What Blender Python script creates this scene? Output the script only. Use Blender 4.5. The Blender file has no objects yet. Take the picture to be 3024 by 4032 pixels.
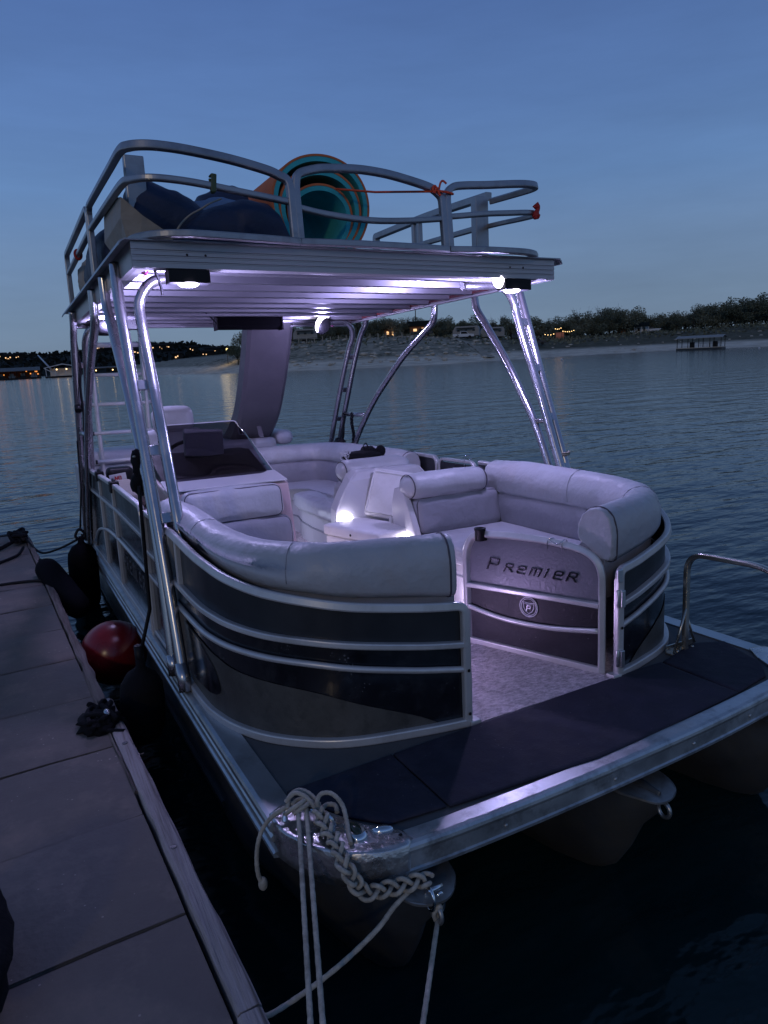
import bpy, bmesh, math, random
from mathutils import Vector, Matrix, Euler, noise
random.seed(7)
sc = bpy.context.scene
COL = sc.collection
PI = math.pi
R = math.radians
V3 = Vector

# ---------------------------------------------------------------- frames
# world: z up, water at z=0. boat frame: origin on the bow deck, +y to the stern;
# the boat floats a little bow-high, so its frame is tilted.
_RB = Matrix(((0.99986961, 0.0, 0.01614807), (-0.00051109, 0.99949901, 0.03164583), (-0.01613998, -0.03164996, 0.99936869)))
BOAT = Matrix.Translation((0, 0, 0.60)) @ _RB.to_4x4()
WORLD = Matrix.Identity(4)
BASE = {}

# ---------------------------------------------------------------- objects
def tag(o, label=None, cat=None, group=None, kind=None):
    if label: o['label'] = label
    if cat: o['category'] = cat
    if group: o['group'] = group
    if kind: o['kind'] = kind
    return o

def thing(name, label, cat, base=(0, 0, 0), frame=WORLD, group=None, kind=None):
    o = bpy.data.objects.new(name, None)
    COL.objects.link(o)
    o.empty_display_size = 0.2
    o.matrix_world = frame @ Matrix.Translation(base)
    BASE[o.name] = V3(base)
    return tag(o, label, cat, group, kind)

def copy_tree(o, parent=None):
    c = o.copy()
    COL.objects.link(c)
    if parent is not None:
        c.parent = parent
    BASE[c.name] = BASE.get(o.name, V3((0, 0, 0)))
    for ch in list(o.children):
        copy_tree(ch, c)
    return c

class MB:
    def __init__(s):
        s.v = []; s.f = []; s.sm = []
    def add(s, vs, fs, smooth=True):
        b = len(s.v)
        s.v += [V3(p) for p in vs]
        s.f += [tuple(b + i for i in f) for f in fs]
        s.sm += [smooth] * len(fs)
        return s
    def box(s, c, d, rot=None, smooth=False):
        c = V3(c); hx, hy, hz = d[0] / 2, d[1] / 2, d[2] / 2
        m = rot if rot is not None else Matrix.Identity(3)
        vs = [c + m @ V3((sx * hx, sy * hy, sz * hz)) for sx in (-1, 1) for sy in (-1, 1) for sz in (-1, 1)]
        fs = [(0, 1, 3, 2), (4, 6, 7, 5), (0, 4, 5, 1), (2, 3, 7, 6), (0, 2, 6, 4), (1, 5, 7, 3)]
        return s.add(vs, fs, smooth)
    def rings(s, rings, closed=True, caps=True, loop=False, smooth=True):
        n = len(rings[0]); vs = [p for r in rings for p in r]; fs = []
        m = len(rings)
        for i in range(m if loop else m - 1):
            j = (i + 1) % m
            for k in range(n if closed else n - 1):
                l = (k + 1) % n
                fs.append((i * n + k, i * n + l, j * n + l, j * n + k))
        s.add(vs, fs, smooth)
        if caps and not loop and closed:
            s.add(rings[0], [tuple(reversed(range(n)))], False)
            s.add(rings[-1], [tuple(range(n))], False)
        return s
    def tube(s, path, r, n=12, closed=False, caps=True):
        P = [V3(p) for p in path]
        fr = frames(P, closed)
        rr = r if isinstance(r, (list, tuple)) else [r] * len(P)
        rings = []
        for p, (t, a, b), q in zip(P, fr, rr):
            rings.append([p + (a * math.cos(2 * PI * k / n) + b * math.sin(2 * PI * k / n)) * q for k in range(n)])
        return s.rings(rings, True, caps, closed)
    def cyl(s, p0, p1, r0, r1=None, n=16, caps=True):
        return s.tube([p0, p1], [r0, r0 if r1 is None else r1], n, False, caps)
    def sweep(s, path, prof, up=(0, 0, 1), caps=True, closed=False, smooth=False, flip=False):
        # prof: (u along the side vector, v along up)
        P = [V3(p) for p in path]; up = V3(up); m = len(P); rings = []
        for i, p in enumerate(P):
            if closed: t = P[(i + 1) % m] - P[i - 1]
            else: t = P[min(i + 1, m - 1)] - P[max(i - 1, 0)]
            t.normalize()
            side = t.cross(up); side.normalize()
            u2 = side.cross(t); u2.normalize()
            pr = prof(i, m) if callable(prof) else prof
            k = 1.0
            if 0 < i < m - 1 and not closed:
                a = (P[i] - P[i - 1]).normalized(); b = (P[i + 1] - P[i]).normalized()
                c = max(-1, min(1, a.dot(b))); k = min(1.5, 1 / max(0.5, math.cos(math.acos(c) / 2)))
            rings.append([p + side * (u * k) + u2 * v for u, v in pr])
        return s.rings(rings, True, caps, closed, smooth)
    def lathe(s, prof, o=(0, 0, 0), axis=(0, 0, 1), n=20, caps=True):
        ax = V3(axis).normalized(); t = V3((1, 0, 0)) if abs(ax.x) < .9 else V3((0, 1, 0))
        a = ax.cross(t).normalized(); b = ax.cross(a); o = V3(o)
        rings = [[o + ax * z + (a * math.cos(2 * PI * k / n) + b * math.sin(2 * PI * k / n)) * max(r, 1e-4) for k in range(n)] for r, z in prof]
        return s.rings(rings, True, caps)
    def ell(s, c, rad, nu=20, nv=12, rot=None, jit=0, seed=0, sc_=3.0, pw=1.0):
        c = V3(c); rings = []
        m = rot if rot is not None else Matrix.Identity(3)
        def sp(x): return math.copysign(abs(x) ** pw, x)
        for i in range(nv + 1):
            th = PI * i / nv; ring = []
            for k in range(nu):
                ph = 2 * PI * k / nu
                d = V3((sp(math.sin(th)) * sp(math.cos(ph)), sp(math.sin(th)) * sp(math.sin(ph)), sp(math.cos(th))))
                if i in (0, nv): d = V3((0, 0, sp(math.cos(th))))
                g = 1 + jit * noise.noise(d * sc_ + V3((seed * 7.3, seed, 0))) if jit else 1
                ring.append(c + m @ V3((d.x * rad[0] * g, d.y * rad[1] * g, d.z * rad[2] * g)))
            rings.append(ring)
        return s.rings(rings, True, False)
    def prism(s, pts, nrm, th, smooth=False):
        n = V3(nrm) * th; k = len(pts); P = [V3(p) for p in pts]
        vs = P + [p + n for p in P]
        fs = [tuple(reversed(range(k))), tuple(range(k, 2 * k))] + [(i, (i + 1) % k, k + (i + 1) % k, k + i) for i in range(k)]
        return s.add(vs, fs, smooth)
    def cushion(s, c, d, r=0.04, rot=None, bulge=0.0, n=10, jit=0.0, seed=0):
        # rounded, slightly swollen cushion
        h = [x / 2 for x in d]; r = min([r] + h); m = rot if rot is not None else Matrix.Identity(3); c = V3(c)
        def mp(p):
            inn = V3([max(-(h[i] - r), min(h[i] - r, p[i])) for i in range(3)])
            e = V3(p) - inn
            if e.length > 1e-9: e = e.normalized() * r
            q = inn + e
            if bulge:
                a, b, g = [1 - min(1, abs(q[i]) / h[i]) ** 2 for i in range(3)]
                q = V3((q.x * (1 + bulge / h[0] * b * g), q.y * (1 + bulge / h[1] * a * g), q.z * (1 + bulge / h[2] * a * b)))
            if jit:
                w = noise.noise_vector((q + V3((seed * 3.1, seed * 1.7, 0))) * 7.0)
                q = q + w * jit
            return c + m @ q
        def ts(k):
            # parameter values, denser near the edges
            hh = h[k]; out = [-hh, -hh + r * .3, -hh + r * .65]
            inner = [(-hh + r) + (2 * hh - 2 * r) * i / n for i in range(n + 1)]
            return out + inner + [hh - r * .65, hh - r * .3, hh]
        for ax in range(3):
            u, w = (ax + 1) % 3, (ax + 2) % 3
            U, W = ts(u), ts(w)
            for sg in (-1, 1):
                vs = []
                for a in U:
                    for b in W:
                        p = [0, 0, 0]; p[ax] = sg * h[ax]; p[u] = a; p[w] = b
                        vs.append(mp(p))
                nw = len(W); fs = []
                for i in range(len(U) - 1):
                    for j in range(nw - 1):
                        f = (i * nw + j, (i + 1) * nw + j, (i + 1) * nw + j + 1, i * nw + j + 1)
                        fs.append(f if sg > 0 else tuple(reversed(f)))
                s.add(vs, fs, True)
        return s
    def build(s, name, mat, parent=None, frame=WORLD, bevel=0, merge=0.0003, auto=None, subd=0):
        base = BASE.get(parent.name, V3((0, 0, 0))) if parent is not None else V3((0, 0, 0))
        me = bpy.data.meshes.new(name)
        me.from_pydata([tuple(p - base) for p in s.v], [], s.f)
        me.polygons.foreach_set('use_smooth', s.sm)
        bm = bmesh.new(); bm.from_mesh(me)
        if merge: bmesh.ops.remove_doubles(bm, verts=bm.verts, dist=merge)
        bmesh.ops.recalc_face_normals(bm, faces=bm.faces)
        bm.to_mesh(me); bm.free()
        me.materials.append(mat)
        o = bpy.data.objects.new(name, me); COL.objects.link(o)
        if parent is not None:
            o.parent = parent; BASE[o.name] = base
        else:
            o.matrix_world = frame
        if bevel:
            md = o.modifiers.new('bevel', 'BEVEL'); md.width = bevel; md.segments = 2; md.limit_method = 'ANGLE'; md.angle_limit = R(40)
        if subd:
            md = o.modifiers.new('sub', 'SUBSURF'); md.levels = subd; md.render_levels = subd
        if auto:
            sm = o.modifiers.new('wn', 'WEIGHTED_NORMAL'); sm.keep_sharp = True
        return o

def frames(P, closed=False):
    m = len(P); T = []
    for i in range(m):
        if closed: t = P[(i + 1) % m] - P[i - 1]
        else: t = P[min(i + 1, m - 1)] - P[max(i - 1, 0)]
        if t.length < 1e-9: t = V3((0, 0, 1))
        T.append(t.normalized())
    a = T[0].orthogonal().normalized()
    for ref in (V3((0, 0, 1)), V3((0, 1, 0))):
        q = ref - T[0] * ref.dot(T[0])
        if q.length > .3: a = q.normalized(); break
    out = []
    for t in T:
        a = a - t * a.dot(t)
        if a.length < 1e-6: a = t.orthogonal()
        a.normalize(); out.append((t, a, t.cross(a)))
    return out

def cr(pts, n=8, closed=False):
    # Catmull-Rom through the points
    P = [V3(p) for p in pts]; m = len(P); out = []
    for i in range(m if closed else m - 1):
        if closed: p0, p1, p2, p3 = P[i - 1], P[i], P[(i + 1) % m], P[(i + 2) % m]
        else: p0, p1, p2, p3 = P[max(i - 1, 0)], P[i], P[i + 1], P[min(i + 2, m - 1)]
        for k in range(n):
            t = k / n
            out.append(.5 * ((2 * p1) + (p2 - p0) * t + (2 * p0 - 5 * p1 + 4 * p2 - p3) * t * t + (3 * p1 - p0 - 3 * p2 + p3) * t ** 3))
    if not closed: out.append(P[-1])
    return out

def fil(pts, r, n=6):
    # polyline with rounded corners
    P = [V3(p) for p in pts]; out = [P[0]]
    for i in range(1, len(P) - 1):
        rr = r[i - 1] if isinstance(r, (list, tuple)) else r
        a = P[i - 1] - P[i]; b = P[i + 1] - P[i]
        q = min(rr, a.length * .48, b.length * .48)
        A = P[i] + a.normalized() * q; B = P[i] + b.normalized() * q
        for k in range(n + 1):
            t = k / n
            out.append(A * (1 - t) ** 2 + P[i] * 2 * t * (1 - t) + B * t * t)
    out.append(P[-1]); return out

def dens(pts, step):
    P = [V3(p) for p in pts]; out = [P[0]]
    for a, b in zip(P, P[1:]):
        k = max(1, int((b - a).length / step))
        out += [a.lerp(b, i / k) for i in range(1, k + 1)]
    return out

def rr(w, h, r, n=3):
    # rounded rectangle profile
    out = []
    for cx, cy, a0 in ((w / 2 - r, h / 2 - r, 0), (-w / 2 + r, h / 2 - r, 90), (-w / 2 + r, -h / 2 + r, 180), (w / 2 - r, -h / 2 + r, 270)):
        for k in range(n + 1):
            a = R(a0 + 90 * k / n); out.append((cx + r * math.cos(a), cy + r * math.sin(a)))
    return out

def lerp_tab(tab, x):
    if x <= tab[0][0]: return tab[0][1]
    for (a, p), (b, q) in zip(tab, tab[1:]):
        if x <= b: return p + (q - p) * (x - a) / (b - a)
    return tab[-1][1]

def rotz(a): return Matrix.Rotation(a, 3, 'Z')
def rotx(a): return Matrix.Rotation(a, 3, 'X')
def roty(a): return Matrix.Rotation(a, 3, 'Y')

# ---------------------------------------------------------------- materials
def hexlin(h):
    c = [int(h[i:i + 2], 16) / 255 for i in (0, 2, 4)]
    return tuple(((x + .055) / 1.055) ** 2.4 if x > .04045 else x / 12.92 for x in c)

def new_mat(name):
    m = bpy.data.materials.new(name); m.use_nodes = True
    nt = m.node_tree; b = nt.nodes['Principled BSDF']
    return m, nt, b

def pm(name, col, rough=.5, metal=0.0, var=.12, vs=3.0, bump=0.0, bs=40.0, rv=.08, coat=0.0, det=4, stretch=(1, 1, 1), spec=.5, bump2=0.0, b2s=5.0, dirt=None, dirt_s=2.0, dirt_amt=.5, speck=None, speck_s=30, speck_t=.06):
    m, nt, b = new_mat(name); N, L = nt.nodes, nt.links
    tc = N.new('ShaderNodeTexCoord'); mp = N.new('ShaderNodeMapping'); mp.inputs['Scale'].default_value = stretch
    L.new(tc.outputs['Object'], mp.inputs['Vector'])
    n1 = N.new('ShaderNodeTexNoise'); n1.inputs['Scale'].default_value = vs; n1.inputs['Detail'].default_value = det; n1.inputs['Roughness'].default_value = .6
    L.new(mp.outputs[0], n1.inputs['Vector'])
    ra = N.new('ShaderNodeValToRGB'); ra.color_ramp.elements[0].position = .3; ra.color_ramp.elements[1].position = .7
    lo = [max(0, c * (1 - var)) for c in col]; hi = [min(1, c * (1 + var)) for c in col]
    ra.color_ramp.elements[0].color = (*lo, 1); ra.color_ramp.elements[1].color = (*hi, 1)
    L.new(n1.outputs['Fac'], ra.inputs['Fac'])
    src = ra.outputs['Color']
    if dirt:
        n3 = N.new('ShaderNodeTexNoise'); n3.inputs['Scale'].default_value = dirt_s; n3.inputs['Detail'].default_value = 8; n3.inputs['Roughness'].default_value = .7
        L.new(mp.outputs[0], n3.inputs['Vector'])
        r3 = N.new('ShaderNodeValToRGB'); r3.color_ramp.elements[0].position = .5; r3.color_ramp.elements[1].position = .68
        r3.color_ramp.elements[0].color = (0, 0, 0, 1); r3.color_ramp.elements[1].color = (dirt_amt,) * 3 + (1,)
        L.new(n3.outputs['Fac'], r3.inputs['Fac'])
        mx = N.new('ShaderNodeMixRGB'); mx.inputs['Color2'].default_value = (*dirt, 1)
        L.new(r3.outputs['Color'], mx.inputs['Fac']); L.new(src, mx.inputs['Color1']); src = mx.outputs['Color']
    if speck:
        vo = N.new('ShaderNodeTexVoronoi'); vo.inputs['Scale'].default_value = speck_s; L.new(tc.outputs['Object'], vo.inputs['Vector'])
        wn = N.new('ShaderNodeTexNoise'); wn.inputs['Scale'].default_value = speck_s * .13; L.new(tc.outputs['Object'], wn.inputs['Vector'])
        sc2 = N.new('ShaderNodeMapRange'); sc2.inputs['From Min'].default_value = .48; sc2.inputs['From Max'].default_value = .72; sc2.inputs['To Min'].default_value = 0; sc2.inputs['To Max'].default_value = speck_t * 2.2
        L.new(wn.outputs['Fac'], sc2.inputs['Value'])
        lt = N.new('ShaderNodeMath'); lt.operation = 'LESS_THAN'; L.new(vo.outputs['Distance'], lt.inputs[0]); L.new(sc2.outputs['Result'], lt.inputs[1])
        ms = N.new('ShaderNodeMixRGB'); ms.inputs['Color2'].default_value = (*speck, 1); L.new(lt.outputs[0], ms.inputs['Fac']); L.new(src, ms.inputs['Color1']); src = ms.outputs['Color']
    L.new(src, b.inputs['Base Color'])
    mr = N.new('ShaderNodeMapRange'); mr.inputs['From Min'].default_value = .3; mr.inputs['From Max'].default_value = .7
    mr.inputs['To Min'].default_value = max(.02, rough - rv); mr.inputs['To Max'].default_value = min(1, rough + rv)
    L.new(n1.outputs['Fac'], mr.inputs['Value']); L.new(mr.outputs['Result'], b.inputs['Roughness'])
    b.inputs['Metallic'].default_value = metal
    b.inputs['Specular IOR Level'].default_value = spec
    if coat: b.inputs['Coat Weight'].default_value = coat; b.inputs['Coat Roughness'].default_value = .1
    prev = None
    for st, sc_ in ((bump2, b2s), (bump, bs)):
        if st:
            n2 = N.new('ShaderNodeTexNoise'); n2.inputs['Scale'].default_value = sc_; n2.inputs['Detail'].default_value = 5
            L.new(mp.outputs[0], n2.inputs['Vector'])
            bp = N.new('ShaderNodeBump'); bp.inputs['Strength'].default_value = min(1, st); bp.inputs['Distance'].default_value = .3 / sc_ * max(1, st)
            L.new(n2.outputs['Fac'], bp.inputs['Height'])
            if prev: L.new(prev.outputs[0], bp.inputs['Normal'])
            prev = bp
    if prev: L.new(prev.outputs[0], b.inputs['Normal'])
    return m

def em(name, col, strength):
    m, nt, b = new_mat(name)
    b.inputs['Base Color'].default_value = (.8, .8, .8, 1)
    b.inputs['Emission Color'].default_value = (*col, 1)
    b.inputs['Emission Strength'].default_value = strength
    return m

M = {}
M['alu'] = pm('brushed_aluminium', (.62, .62, .64), .34, .9, .12, 6, .06, 120, .08, stretch=(1, 1, .25))
M['tube'] = pm('polished_tube', (.44, .435, .46), .25, .92, .1, 5, .03, 90, .07)
M['rail'] = pm('satin_rail', (.58, .57, .58), .36, .4, .08, 5, .04, 100, .08, dirt=(.3, .28, .26), dirt_s=6, dirt_amt=.35)
M['railtop'] = pm('upper_rail_alloy', (.36, .36, .38), .42, .75, .14, 5, .06, 90, .1, dirt=(.16, .15, .15), dirt_s=4, dirt_amt=.5)
M['trim'] = pm('side_trim_alloy', (.5, .52, .54), .4, .85, .15, 4, .08, 80, .1, dirt=(.2, .2, .2), dirt_s=5, dirt_amt=.5)
M['beam'] = pm('bow_beam_alloy', (.5, .51, .52), .38, .8, .2, 5, .08, 60, .1, dirt=(.14, .13, .13), dirt_s=7, dirt_amt=.7)
M['cast'] = pm('hammered_cast_alloy', (.6, .58, .58), .3, .92, .2, 9, .5, 22, .12, bump2=.3, b2s=60, dirt=(.2, .17, .15), dirt_s=5, dirt_amt=.6)
M['chrome'] = pm('chrome', (.75, .75, .77), .08, 1.0, .04, 4)
M['pontoon'] = pm('pontoon_alloy', (.075, .08, .088), .45, .6, .18, 3, .1, 30, .12, dirt=(.12, .11, .09), dirt_s=2, dirt_amt=.7)
M['nose'] = pm('nose_alloy', (.38, .38, .38), .36, .8, .18, 5, .15, 25, .1, dirt=(.2, .17, .13), dirt_s=4, dirt_amt=.6)
M['black'] = pm('black_gloss_panel', (.006, .007, .011), .22, 0, .3, 6, .04, 60, .08, coat=.3, dirt=(.05, .05, .055), dirt_s=14, dirt_amt=.3, speck=(.10, .10, .11), speck_s=55, speck_t=.10)
M['charcoal'] = pm('charcoal_panel', (.022, .024, .030), .38, .1, .2, 4, .08, 80, .1)
M['pewter'] = pm('pewter_textured_panel', (.135, .14, .17), .42, .3, .06, 4, .4, 75, .1)
M['silverskin'] = pm('silver_wrap', (.085, .08, .075), .5, .3, .25, 5, .25, 60, .1, dirt=(.03, .03, .03), dirt_s=18, dirt_amt=.5)
M['vinyl'] = pm('pale_vinyl', (.405, .415, .455), .42, 0, .06, 3, .12, 160, .07, bump2=.45, b2s=7, dirt=(.40, .36, .36), dirt_s=5, dirt_amt=.35)
M['vinyl2'] = pm('grey_vinyl', (.245, .25, .29), .44, 0, .09, 3, .12, 160, .07, bump2=.4, b2s=6)
M['piping'] = pm('piping', (.06, .055, .075), .5)
M['plastic'] = pm('cream_moulding', (.50, .495, .53), .4, 0, .05, 4, .04, 90)
M['pinkpanel'] = pm('console_moulding', (.56, .42, .44), .4, 0, .05, 4, .04, 90)
M['cooler'] = pm('cooler_white', (.68, .67, .70), .42, 0, .05, 5, .06, 70, dirt=(.45, .43, .42), dirt_s=7, dirt_amt=.3)
M['blk'] = pm('black_plastic', (.006, .006, .008), .55, 0, .3, 8, .1, 50, spec=.25)
M['rubber'] = pm('black_fender_vinyl', (.003, .003, .005), .85, 0, .3, 5, .15, 40, spec=.08)
M['fabricblk'] = pm('black_fabric', (.007, .007, .010), .9, 0, .4, 8, .5, 120, spec=.2, bump2=.6, b2s=18)
M['deck'] = pm('grey_deck_vinyl', (.075, .078, .085), .75, 0, .2, 6, .4, 140, .1, dirt=(.12, .11, .10), dirt_s=3, dirt_amt=.4)
M['mat'] = pm('navy_foam_mat', (.020, .020, .036), .8, 0, .25, 8, .6, 90, .08, spec=.35, bump2=.35, b2s=14, dirt=(.045, .042, .06), dirt_s=7, dirt_amt=.45, speck=(.12, .11, .12), speck_s=30, speck_t=.05)
M['blackmatte'] = pm('black_satin_panel', (.010, .010, .016), .5, 0, .3, 6, .25, 70, .08, spec=.3, dirt=(.04, .04, .045), dirt_s=12, dirt_amt=.3)
M['led'] = pm('maroon_led_strip', (.12, .012, .014), .5, 0, .35, 60, .2, 100)
M['roof'] = pm('roof_sheet_alloy', (.33, .32, .36), .36, .75, .1, 3, .05, 60, .08, stretch=(.3, 1, 1))
M['fascia'] = pm('fascia_alloy', (.42, .41, .43), .4, .45, .08, 3, .04, 60, .08, stretch=(.3, 1, 1))
M['navy'] = pm('navy_float_fabric', (.018, .028, .070), .6, 0, .2, 4, .25, 60, bump2=.5, b2s=6)
M['beige'] = pm('beige_float_fabric', (.36, .31, .26), .65, 0, .12, 4, .2, 60, bump2=.5, b2s=6)
M['blue'] = pm('faded_blue_fabric', (.10, .18, .33), .65, 0, .2, 4, .25, 60, bump2=.6, b2s=9)
M['orangefoam'] = pm('orange_foam', (.62, .17, .07), .8, 0, .12, 8, .3, 80, spec=.2)
M['salmon'] = pm('salmon_foam', (.60, .235, .15), .8, 0, .1, 5, .3, 80, spec=.2)
M['teal'] = pm('teal_foam', (.06, .46, .50), .8, 0, .15, 8, .3, 80, spec=.2)
M['orangecord'] = pm('orange_cord', (.75, .085, .03), .6, 0, .15, 60, .5, 200)
M['redcloth'] = pm('red_webbing', (.42, .025, .02), .7, 0, .2, 30, .4, 90)
M['rope'] = pm('weathered_white_rope', (.42, .385, .33), .85, 0, .22, 60, .9, 170, spec=.2, dirt=(.16, .14, .11), dirt_s=14, dirt_amt=.6)
M['redbuoy'] = pm('red_buoy_vinyl', (.16, .006, .009), .3, 0, .2, 4, .05, 40, .06)
M['green'] = pm('olive_clip', (.05, .075, .03), .5)
M['white'] = pm('white_paint', (.62, .62, .64), .5, 0, .08, 3)
M['red'] = pm('red_paint', (.5, .02, .02), .5)
M['slide'] = pm('slide_gelcoat', (.105, .10, .115), .42, .1, .1, 2.5, .08, 50, bump2=.2, b2s=3)
M['brass'] = pm('weathered_handrail', (.5, .47, .42), .3, .9, .12, 6, .05, 80)
M['clear'] = pm('clear_plastic', (.6, .6, .65), .2, 0)
M['lens'] = em('lamp_lens', (.86, .80, 1.0), 14)
M['lensfar'] = em('lamp_ring', (.84, .78, 1.0), 9)
M['warm'] = em('warm_bulb', (1.0, .62, .22), 5)
M['orange_glow'] = em('orange_bulb', (1.0, .33, .06), 1.1)
M['window'] = em('lit_window', (1.0, .55, .20), 1.3)

def carpet_mat():
    m, nt, b = new_mat('plush_carpet'); N, L = nt.nodes, nt.links
    tc = N.new('ShaderNodeTexCoord')
    n1 = N.new('ShaderNodeTexNoise'); n1.inputs['Scale'].default_value = 48; n1.inputs['Detail'].default_value = 6; n1.inputs['Roughness'].default_value = .65
    mp = N.new('ShaderNodeMapping'); mp.inputs['Scale'].default_value = (.75, 1.5, 1); mp.inputs['Rotation'].default_value = (0, 0, .5)
    L.new(tc.outputs['Object'], mp.inputs['Vector']); L.new(mp.outputs[0], n1.inputs['Vector'])
    n2 = N.new('ShaderNodeTexNoise'); n2.inputs['Scale'].default_value = 3; L.new(tc.outputs['Object'], n2.inputs['Vector'])
    ra = N.new('ShaderNodeValToRGB'); ra.color_ramp.elements[0].position = .35; ra.color_ramp.elements[1].position = .66
    ra.color_ramp.elements[0].color = (.40, .34, .36, 1); ra.color_ramp.elements[1].color = (.86, .76, .80, 1)
    L.new(n1.outputs['Fac'], ra.inputs['Fac'])
    mx = N.new('ShaderNodeMixRGB'); mx.blend_type = 'MULTIPLY'; mx.inputs['Fac'].default_value = .35
    L.new(ra.outputs['Color'], mx.inputs['Color1']); L.new(n2.outputs['Color'], mx.inputs['Color2'])
    L.new(ra.outputs['Color'], b.inputs['Base Color'])
    bp = N.new('ShaderNodeBump'); bp.inputs['Strength'].default_value = 1; bp.inputs['Distance'].default_value = .02
    L.new(n1.outputs['Fac'], bp.inputs['Height']); L.new(bp.outputs[0], b.inputs['Normal'])
    b.inputs['Roughness'].default_value = 1; b.inputs['Specular IOR Level'].default_value = .1
    return m
M['carpet'] = carpet_mat()

def tinted_mat():
    # smoked acrylic: same from both sides
    m = bpy.data.materials.new('smoked_acrylic'); m.use_nodes = True; nt = m.node_tree; N, L = nt.nodes, nt.links
    for n in list(N): N.remove(n)
    out = N.new('ShaderNodeOutputMaterial'); mx = N.new('ShaderNodeMixShader'); tr = N.new('ShaderNodeBsdfTransparent'); gl = N.new('ShaderNodeBsdfGlossy')
    lw = N.new('ShaderNodeLayerWeight'); pw = N.new('ShaderNodeMath'); pw.operation = 'POWER'; pw.inputs[1].default_value = 4
    md = N.new('ShaderNodeMath'); md.operation = 'MULTIPLY_ADD'; md.inputs[1].default_value = .75; md.inputs[2].default_value = .05
    L.new(lw.outputs['Facing'], pw.inputs[0]); L.new(pw.outputs[0], md.inputs[0])
    n1 = N.new('ShaderNodeTexNoise'); n1.inputs['Scale'].default_value = 2.2; n1.inputs['Detail'].default_value = 1
    tc = N.new('ShaderNodeTexCoord'); L.new(tc.outputs['Object'], n1.inputs['Vector'])
    bp = N.new('ShaderNodeBump'); bp.inputs['Strength'].default_value = .4; bp.inputs['Distance'].default_value = .08
    L.new(n1.outputs['Fac'], bp.inputs['Height']); L.new(bp.outputs[0], gl.inputs['Normal'])
    tr.inputs['Color'].default_value = (.20, .19, .22, 1); gl.inputs['Roughness'].default_value = .05; gl.inputs['Color'].default_value = (.9, .9, .9, 1)
    L.new(md.outputs[0], mx.inputs['Fac']); L.new(tr.outputs[0], mx.inputs[1]); L.new(gl.outputs[0], mx.inputs[2]); L.new(mx.outputs[0], out.inputs['Surface'])
    return m
M['smoke'] = tinted_mat()
# ---------------------------------------------------------------- camera
cam = bpy.data.cameras.new('camera'); cam.sensor_fit = 'VERTICAL'; cam.sensor_height = 36; cam.sensor_width = 27
cam.lens = 36 * 0.69531305; cam.clip_start = .05; cam.clip_end = 6000
co = bpy.data.objects.new('camera', cam); COL.objects.link(co)
co.matrix_world = Matrix.Translation((-1.89355, -1.58906, 2.07860)) @ Matrix(((0.87855484, 0.14290118, -0.45576379), (-0.4752608, 0.16638626, -0.8639692), (-0.04762939, 0.97565099, 0.21409479))).to_4x4()
sc.camera = co

# ---------------------------------------------------------------- sky
w = bpy.data.worlds.new('World'); sc.world = w; w.use_nodes = True
nt = w.node_tree; N, L = nt.nodes, nt.links; bg = N['Background']
tc = N.new('ShaderNodeTexCoord'); sx = N.new('ShaderNodeSeparateXYZ'); L.new(tc.outputs['Generated'], sx.inputs[0])
ra = N.new('ShaderNodeValToRGB'); cr_ = ra.color_ramp
stops = [(0.0, '101a26'), (.499, '1a2836'), (.502, '6d7f94'), (.53, '6b819b'), (.57, '6782a6'), (.605, '5f80ae'), (.645, '5777aa'), (.70, '4b689d'), (.80, '415d8d'), (.92, '374d74'), (1.0, '2f4466')]
while len(cr_.elements) < len(stops): cr_.elements.new(.5)
for e, (p, h) in zip(cr_.elements, stops): e.position = p; e.color = (*hexlin(h), 1)
mr = N.new('ShaderNodeMapRange'); mr.inputs['From Min'].default_value = -1; mr.inputs['From Max'].default_value = 1
L.new(sx.outputs['Z'], mr.inputs['Value']); L.new(mr.outputs['Result'], ra.inputs['Fac'])
# thin streaks of haze
mp = N.new('ShaderNodeMapping'); mp.inputs['Scale'].default_value = (1.2, 1.2, 7.0); mp.inputs['Rotation'].default_value = (.12, .05, 0)
ns = N.new('ShaderNodeTexNoise'); ns.inputs['Scale'].default_value = 1.6; ns.inputs['Detail'].default_value = 6; ns.inputs['Roughness'].default_value = .6
L.new(tc.outputs['Generated'], mp.inputs[0]); L.new(mp.outputs[0], ns.inputs['Vector'])
m2 = N.new('ShaderNodeMapRange'); m2.inputs['From Min'].default_value = .3; m2.inputs['From Max'].default_value = .7; m2.inputs['To Min'].default_value = 1.0; m2.inputs['To Max'].default_value = 1.22
L.new(ns.outputs['Fac'], m2.inputs['Value'])
# a little brighter toward the west (left of the view)
m3 = N.new('ShaderNodeMapRange'); m3.inputs['From Min'].default_value = -.6; m3.inputs['From Max'].default_value = 1; m3.inputs['To Min'].default_value = 1.06; m3.inputs['To Max'].default_value = .95
L.new(sx.outputs['X'], m3.inputs['Value'])
mu = N.new('ShaderNodeMath'); mu.operation = 'MULTIPLY'; L.new(m2.outputs['Result'], mu.inputs[0]); L.new(m3.outputs['Result'], mu.inputs[1])
L.new(ra.outputs['Color'], bg.inputs['Color']); L.new(mu.outputs[0], bg.inputs['Strength'])

sc.view_settings.view_transform = 'Standard'; sc.view_settings.look = 'None'; sc.view_settings.exposure = 0; sc.view_settings.gamma = 1
sc.render.engine = 'CYCLES'
cy = sc.cycles
cy.max_bounces = 7; cy.diffuse_bounces = 3; cy.glossy_bounces = 4; cy.transparent_max_bounces = 12; cy.transmission_bounces = 4
cy.sample_clamp_indirect = 2.0; cy.caustics_reflective = False; cy.caustics_refractive = False; cy.blur_glossy = .4
cy.use_denoising = True
try: cy.denoiser = 'OPENIMAGEDENOISE'
except Exception: pass

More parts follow.
